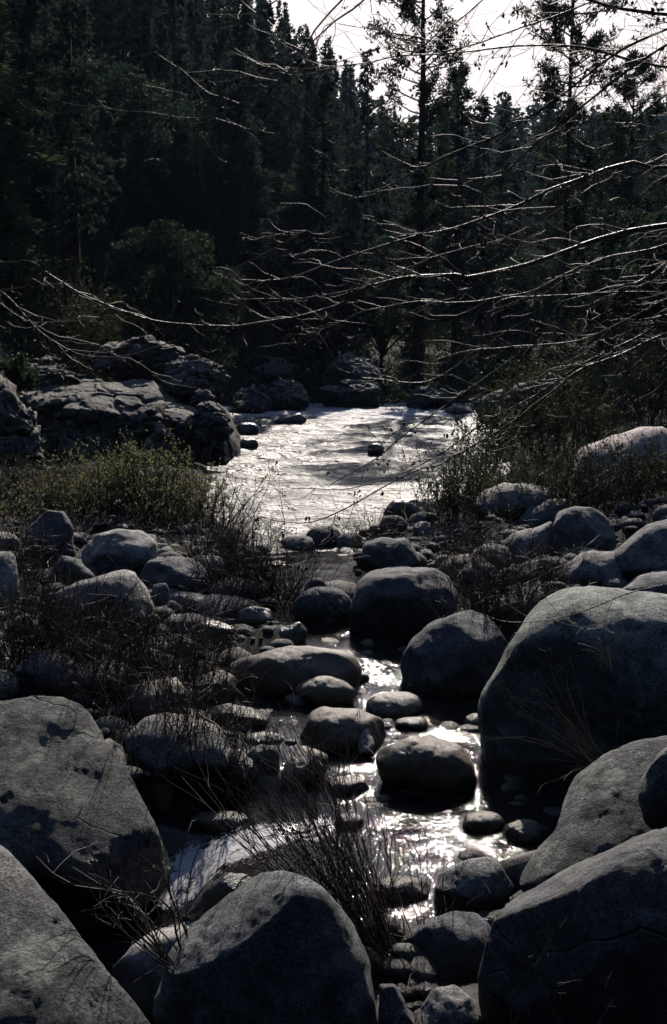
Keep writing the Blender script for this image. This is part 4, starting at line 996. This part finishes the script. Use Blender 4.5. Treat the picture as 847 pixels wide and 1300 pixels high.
def place_conifer(x, y, h, label, group, v=None, wide=1.0, zoff=0):
    v = random.randrange(len(CON)) if v is None else v
    cr, tr = CON[v]
    o = empty('conifer', (x, y, tz(x, y) + zoff), label, 'tree', group)
    s = h / 22.0
    o.scale = (s * wide, s * wide, s); o.rotation_euler.z = random.uniform(0, 6.28)
    link('trunk', tr, o); link('crown', cr, o)
    return o
def place_oak(x, y, s, label, group, v=None):
    v = random.randrange(len(OAK)) if v is None else v
    cr, br, tr = OAK[v]
    o = empty('oak_tree', (x, y, tz(x, y)), label, 'tree', group); o.scale = (s, s, s); o.rotation_euler.z = random.uniform(0, 6.28)
    t = link('trunk', tr, o); link('branches', br, o); link('crown', cr, o)
    return o
SKY_X = [-80, 250, 330, 352, 380, 410, 440, 470, 510, 560, 600, 640, 700, 760, 800, 860, 940]
SKY_Y = [-260, -90, -12, 8, 35, 55, 60, 72, 92, 100, 110, 112, 130, 142, 140, 132, 110]
def sky_top(px): return float(np.interp(px, SKY_X, SKY_Y))
def px_of(x, y, z):
    v = np.array([x, y, z]) - CAM; f = v @ FWD
    return CX + F * v[0] / f, CY - F * (v @ UPV) / f
placed = []
def scatter(n, y0, y1, hmin, hmax, label, group, spacing, xlim=None, wide=(0.62, 1.0), tries=6000, ypow=1.0):
    c = 0
    for _ in range(tries):
        if c >= n: break
        y = y0 + (y1 - y0) * random.random() ** ypow; hw = 0.315 * y + 3
        x = random.uniform(-hw, hw)
        if xlim and not xlim(x, y): continue
        if any((x - a) ** 2 + (y - b) ** 2 < (spacing * (0.5 + y / 160)) ** 2 for a, b in placed): continue
        z = tz(x, y); px, _py = px_of(x, y, z)
        topz = at(px, sky_top(px) + random.gauss(4, 12), y)[2]
        h = min(random.uniform(hmin, hmax), topz - z)
        if h < 7: continue
        w = random.uniform(*wide) * min(1.35, (22 / h) ** 0.35)
        place_conifer(x, y, h, label, group, wide=w); placed.append((x, y)); c += 1
    return c
# individual trees
def tall_pine(px, Y, Ht, Rm, z0, nb, tr, seed, label):
    b = gY(px, Y); cr, br = pine_mesh(seed, Ht, Rm, z0, nb)
    o = empty('pine_tree', b, label, 'tree'); link('trunk', trunk_mesh(Ht, tr, seed), o); link('branches', br, o); link('crown', cr, o)
    placed.append((b[0], b[1]))
tall_pine(531, 64, 27, 2.9, 0.22, 95, 0.36, 501, 'tallest straight pine, its thick trunk rising from the far river bank into the sky')
tall_pine(713, 60, 26, 2.7, 0.30, 90, 0.20, 502, 'slimmer tall pine with an airy crown against the pale sky')
tall_pine(790, 72, 17.5, 2.3, 0.25, 70, 0.17, 503, 'shorter ragged pine with its top just above the treeline by the slim tall pine')
tall_pine(576, 80, 18.5, 2.0, 0.25, 60, 0.18, 504, 'pine with a tufted top beside the trunk of the tallest pine')
o = place_conifer(*gY(-14, 42)[:2], 15, 'broad light green cedar at the picture edge', None, v=4, wide=1.5)
ced = conifer_mesh(120, 22, 3.3, 0.03, 420, 'cedar'); 
for ch in o.children:
    if ch.name.startswith('crown'): ch.data = ced
place_conifer(*gY(410, 66)[:2], 17, 'conifer with spreading layered boughs at the river bend', None, v=1, wide=1.25)
OAKL = [(235, 70, 1.35, 'round crowned oak high on the wooded slope catching a little light'), (150, 62, 1.3, 'dark rounded oak on the wooded slope below tall conifers'),
        (205, 50, 1.0, 'leafy green oak low on the slope above the outcrop'), (255, 52, 0.9, 'smaller oak beside the leafy green one above the outcrop'), (300, 66, 1.1, 'oak half lost in shade at mid slope'),
        (110, 56, 1.1, 'shadowed oak near the broad light green cedar'), (330, 74, 1.2, 'oak crown between slender conifers on the slope'), (395, 78, 1.3, 'rounded tree at the bottom of the slope by the valley floor'),
        (630, 72, 1.0, 'low rounded tree behind the far shore between the two tall pines'), (670, 66, 0.9, 'bushy low tree at the foot of the slim tall pine'), (425, 66, 1.0, 'low oak at the bend behind the flat shelving ledge'), (485, 68, 0.9, 'dim low oak beside the foot of the tallest pine'), (770, 58, 0.9, 'bushy low tree behind the pinkish slab'), (840, 55, 1.1, 'bushy tree at the picture edge beyond the far ledge')]
for px, Y, s, lab in OAKL:
    b = gY(px, Y); place_oak(b[0], b[1], s, lab, None); placed.append((b[0], b[1]))
LS, GS = 'dark conifer among the crowded forest on the steep slope', 'conifers crowding the steep slope'
LV, GV = 'conifer in the forest on the valley floor beyond the river', 'conifers beyond the river'
n1 = scatter(26, 46, 68, 14, 22, LS, GS, 2.3, lambda x, y: x < -9 - 0.02 * y)
n2 = scatter(84, 66, 105, 15, 26, LS, GS, 2.2, lambda x, y: x < 0.0 * y)
n3 = scatter(66, 105, 170, 16, 28, LS, GS, 2.3, lambda x, y: x < 0.02 * y)
n4 = scatter(46, 72, 105, 9, 20, LV, GV, 2.3, lambda x, y: x > 0.0 * y)
n5 = scatter(70, 105, 200, 12, 26, LV, GV, 2.6, lambda x, y: x > 0.0 * y)
print('conifers', n1, n2, n3, n4, n5)
# the far wood
def far_wood():
    r = np.random.default_rng(9); q = QB(); c = 0
    for _ in range(9000):
        if c > 420: break
        y = r.uniform(190, 330); x = r.uniform(-0.33 * y, 0.33 * y); z = tz_fast(x, y); px, _p = px_of(x, y, z)
        topz = at(px, sky_top(px) + r.normal(6, 10), y)[2]; h = min(r.uniform(16, 30), topz - z)
        if h < 7: continue
        m = 260; t = r.uniform(0.03, 1, m); rad = h * 0.13 * (1 - t) ** 0.8 * r.uniform(0.5, 1.1, m); a = r.uniform(0, 6.28, m)
        P = np.stack([x + np.cos(a) * rad, y + np.sin(a) * rad, z + h * t], 1); D = np.stack([np.cos(a), np.sin(a), -0.4 + 0 * a], 1) + r.normal(size=(m, 3)) * 0.4
        q.leaves(P, D, r.uniform(0.8, 1.7, m), 0.7, r); c += 1
    print('far', c)
    tag(link('far_forest', q.mesh('far_forest', M['needles'])), 'hazy far conifer forest closing the valley below the sky', 'forest', kind='stuff')
far_wood()
# undergrowth on the slope
def undergrowth():
    r = np.random.default_rng(19); q = QB(); qs = QB()
    for _ in range(2000):
        y = r.uniform(20, 95); x = r.uniform(-0.31 * y - 2, 0.31 * y + 2)
        l = np.interp(y, RIV_Y, RIV_L); rr = np.interp(y, RIV_Y, RIV_R)
        if y < 60.5 and l - (1 if y > 33 else 2) < x < rr + 1.5 or (y < 33 and x < 0 and x > -2.5): continue
        z = tz_fast(x, y); m = 60; s = r.uniform(0.5, 1.5) * (1 if y > 33 else 0.35)
        e = r.normal(size=(m, 3)) * [s, s, s * 0.6]; e[:, 2] = np.abs(e[:, 2])
        q.leaves(np.array([x, y, z]) + e, r.normal(size=(m, 3)) + [0, 0, 0.4], r.uniform(0.12, 0.4, m) * (1 if y > 45 else 0.3 if y < 33 else 0.6), 0.1 if y > 45 else 0.03 if y < 33 else 0.06, r)
    tag(link('undergrowth', q.mesh('undergrowth', M['shrub_leaf'])), 'dim undergrowth covering the forest floor and far banks', 'undergrowth', kind='stuff')
undergrowth()

# ------------------------------------------------------------------ haze
def haze():
    x0, x1, y0, y1, z0, z1 = -300, 300, -135, 520, -4, 180
    V = [(x, y, z) for z in (z0, z1) for y in (y0, y1) for x in (x0, x1)]
    Qf = [(0, 2, 3, 1), (4, 5, 7, 6), (0, 1, 5, 4), (2, 6, 7, 3), (0, 4, 6, 2), (1, 3, 7, 5)]
    m = bpy.data.materials.new('haze'); m.use_nodes = True; nt = m.node_tree; nt.nodes.clear()
    out = nt.nodes.new('ShaderNodeOutputMaterial'); v = nt.nodes.new('ShaderNodeVolumePrincipled')
    v.inputs['Color'].default_value = (0.42, 0.60, 1.0, 1); v.inputs['Density'].default_value = HAZE; v.inputs['Anisotropy'].default_value = 0.3
    nt.links.new(v.outputs[0], out.inputs['Volume'])
    o = link('haze', mesh_np('haze', V, Qf, m)); tag(o, 'thin bluish haze filling the valley air', 'haze', kind='stuff')
HAZE = 0.0001
haze()
# ------------------------------------------------------------------ light
SUN_EL, SUN_AZ = R(36), R(6)
sd = Vector((math.sin(SUN_AZ) * math.cos(SUN_EL), math.cos(SUN_AZ) * math.cos(SUN_EL), math.sin(SUN_EL)))
L = bpy.data.lights.new('sun', 'SUN'); L.energy = 5.0; L.angle = R(0.5); L.color = (1.0, 0.91, 0.81)
so = bpy.data.objects.new('sun', L); C.objects.link(so)
so.rotation_euler = (-sd).to_track_quat('-Z', 'Y').to_euler()
w = bpy.data.worlds.new('World'); SC.world = w; w.use_nodes = True
nt = w.node_tree; nt.nodes.clear()
sky = nt.nodes.new('ShaderNodeTexSky'); sky.sky_type = 'NISHITA'; sky.sun_disc = False
sky.sun_elevation = SUN_EL; sky.sun_rotation = SUN_AZ; sky.air_density = 1.0; sky.dust_density = 1.0; sky.ozone_density = 3.0; sky.altitude = 900
bg = nt.nodes.new('ShaderNodeBackground'); bg.inputs[1].default_value = 0.11
wo = nt.nodes.new('ShaderNodeOutputWorld')
nt.links.new(sky.outputs[0], bg.inputs[0])
# thin bright cloud veil around the sun
tc = N(nt, 'ShaderNodeTexCoord')
dp = nt.nodes.new('ShaderNodeVectorMath'); dp.operation = 'DOT_PRODUCT'; nt.links.new(tc.outputs['Generated'], dp.inputs[0]); dp.inputs[1].default_value = sd
cn = N(nt, 'ShaderNodeTexNoise', Scale=5.0, Detail=5, Roughness=0.55); nt.links.new(tc.outputs['Generated'], cn.inputs['Vector'])
def mrange(v, a, b, c=0.0, d=1.0):
    m_ = N(nt, 'ShaderNodeMapRange'); m_.interpolation_type = 'SMOOTHSTEP'
    for q_, x_ in zip((1, 2, 3, 4), (a, b, c, d)): m_.inputs[q_].default_value = x_
    nt.links.new(v, m_.inputs[0]); return m_.outputs[0]
sx_ = nt.nodes.new('ShaderNodeSeparateXYZ'); nt.links.new(tc.outputs['Generated'], sx_.inputs[0])
low = mrange(sx_.outputs['Z'], math.sin(R(17)), math.sin(R(36)), 1.0, 0.0)
ahead = mrange(sx_.outputs['Y'], 0.25, 0.8)
halo = mrange(dp.outputs['Value'], math.cos(R(30)), 1.0)
cov = mathn(nt, 'MULTIPLY', mathn(nt, 'MULTIPLY', low, ahead), 0.93)
bg2 = nt.nodes.new('ShaderNodeBackground')
tone = mathn(nt, 'ADD', mathn(nt, 'MULTIPLY', halo, 0.6), mrange(cn.outputs['Fac'], 0.3, 0.7, 0.84, 1.06))
bg2.inputs[0].default_value = (1.0, 0.89, 0.86, 1); nt.links.new(tone, bg2.inputs[1])
ms = nt.nodes.new('ShaderNodeMixShader'); nt.links.new(cov, ms.inputs[0]); nt.links.new(bg.outputs[0], ms.inputs[1]); nt.links.new(bg2.outputs[0], ms.inputs[2]); nt.links.new(ms.outputs[0], wo.inputs[0])

# ------------------------------------------------------------------ camera + render
cd = bpy.data.cameras.new('camera'); co = bpy.data.objects.new('camera', cd); C.objects.link(co)
cd.sensor_fit = 'VERTICAL'; cd.sensor_height = 36.0; cd.lens = F * 36.0 / 1300.0
cd.clip_start = 0.05; cd.clip_end = 2000
co.location = (0, 0, H); co.rotation_euler = (math.pi / 2 - PITCH, 0, 0)
SC.camera = co
SC.render.engine = 'CYCLES'
SC.view_settings.view_transform = 'Standard'; SC.view_settings.look = 'None'; SC.view_settings.gamma = 1.0; SC.view_settings.use_curve_mapping = False
SC.view_settings.exposure = 0.1
cy = SC.cycles
cy.use_denoising = True
cy.max_bounces = 5; cy.diffuse_bounces = 0; cy.glossy_bounces = 2; cy.transmission_bounces = 2
cy.sample_clamp_indirect = 3.0; cy.sample_clamp_direct = 0
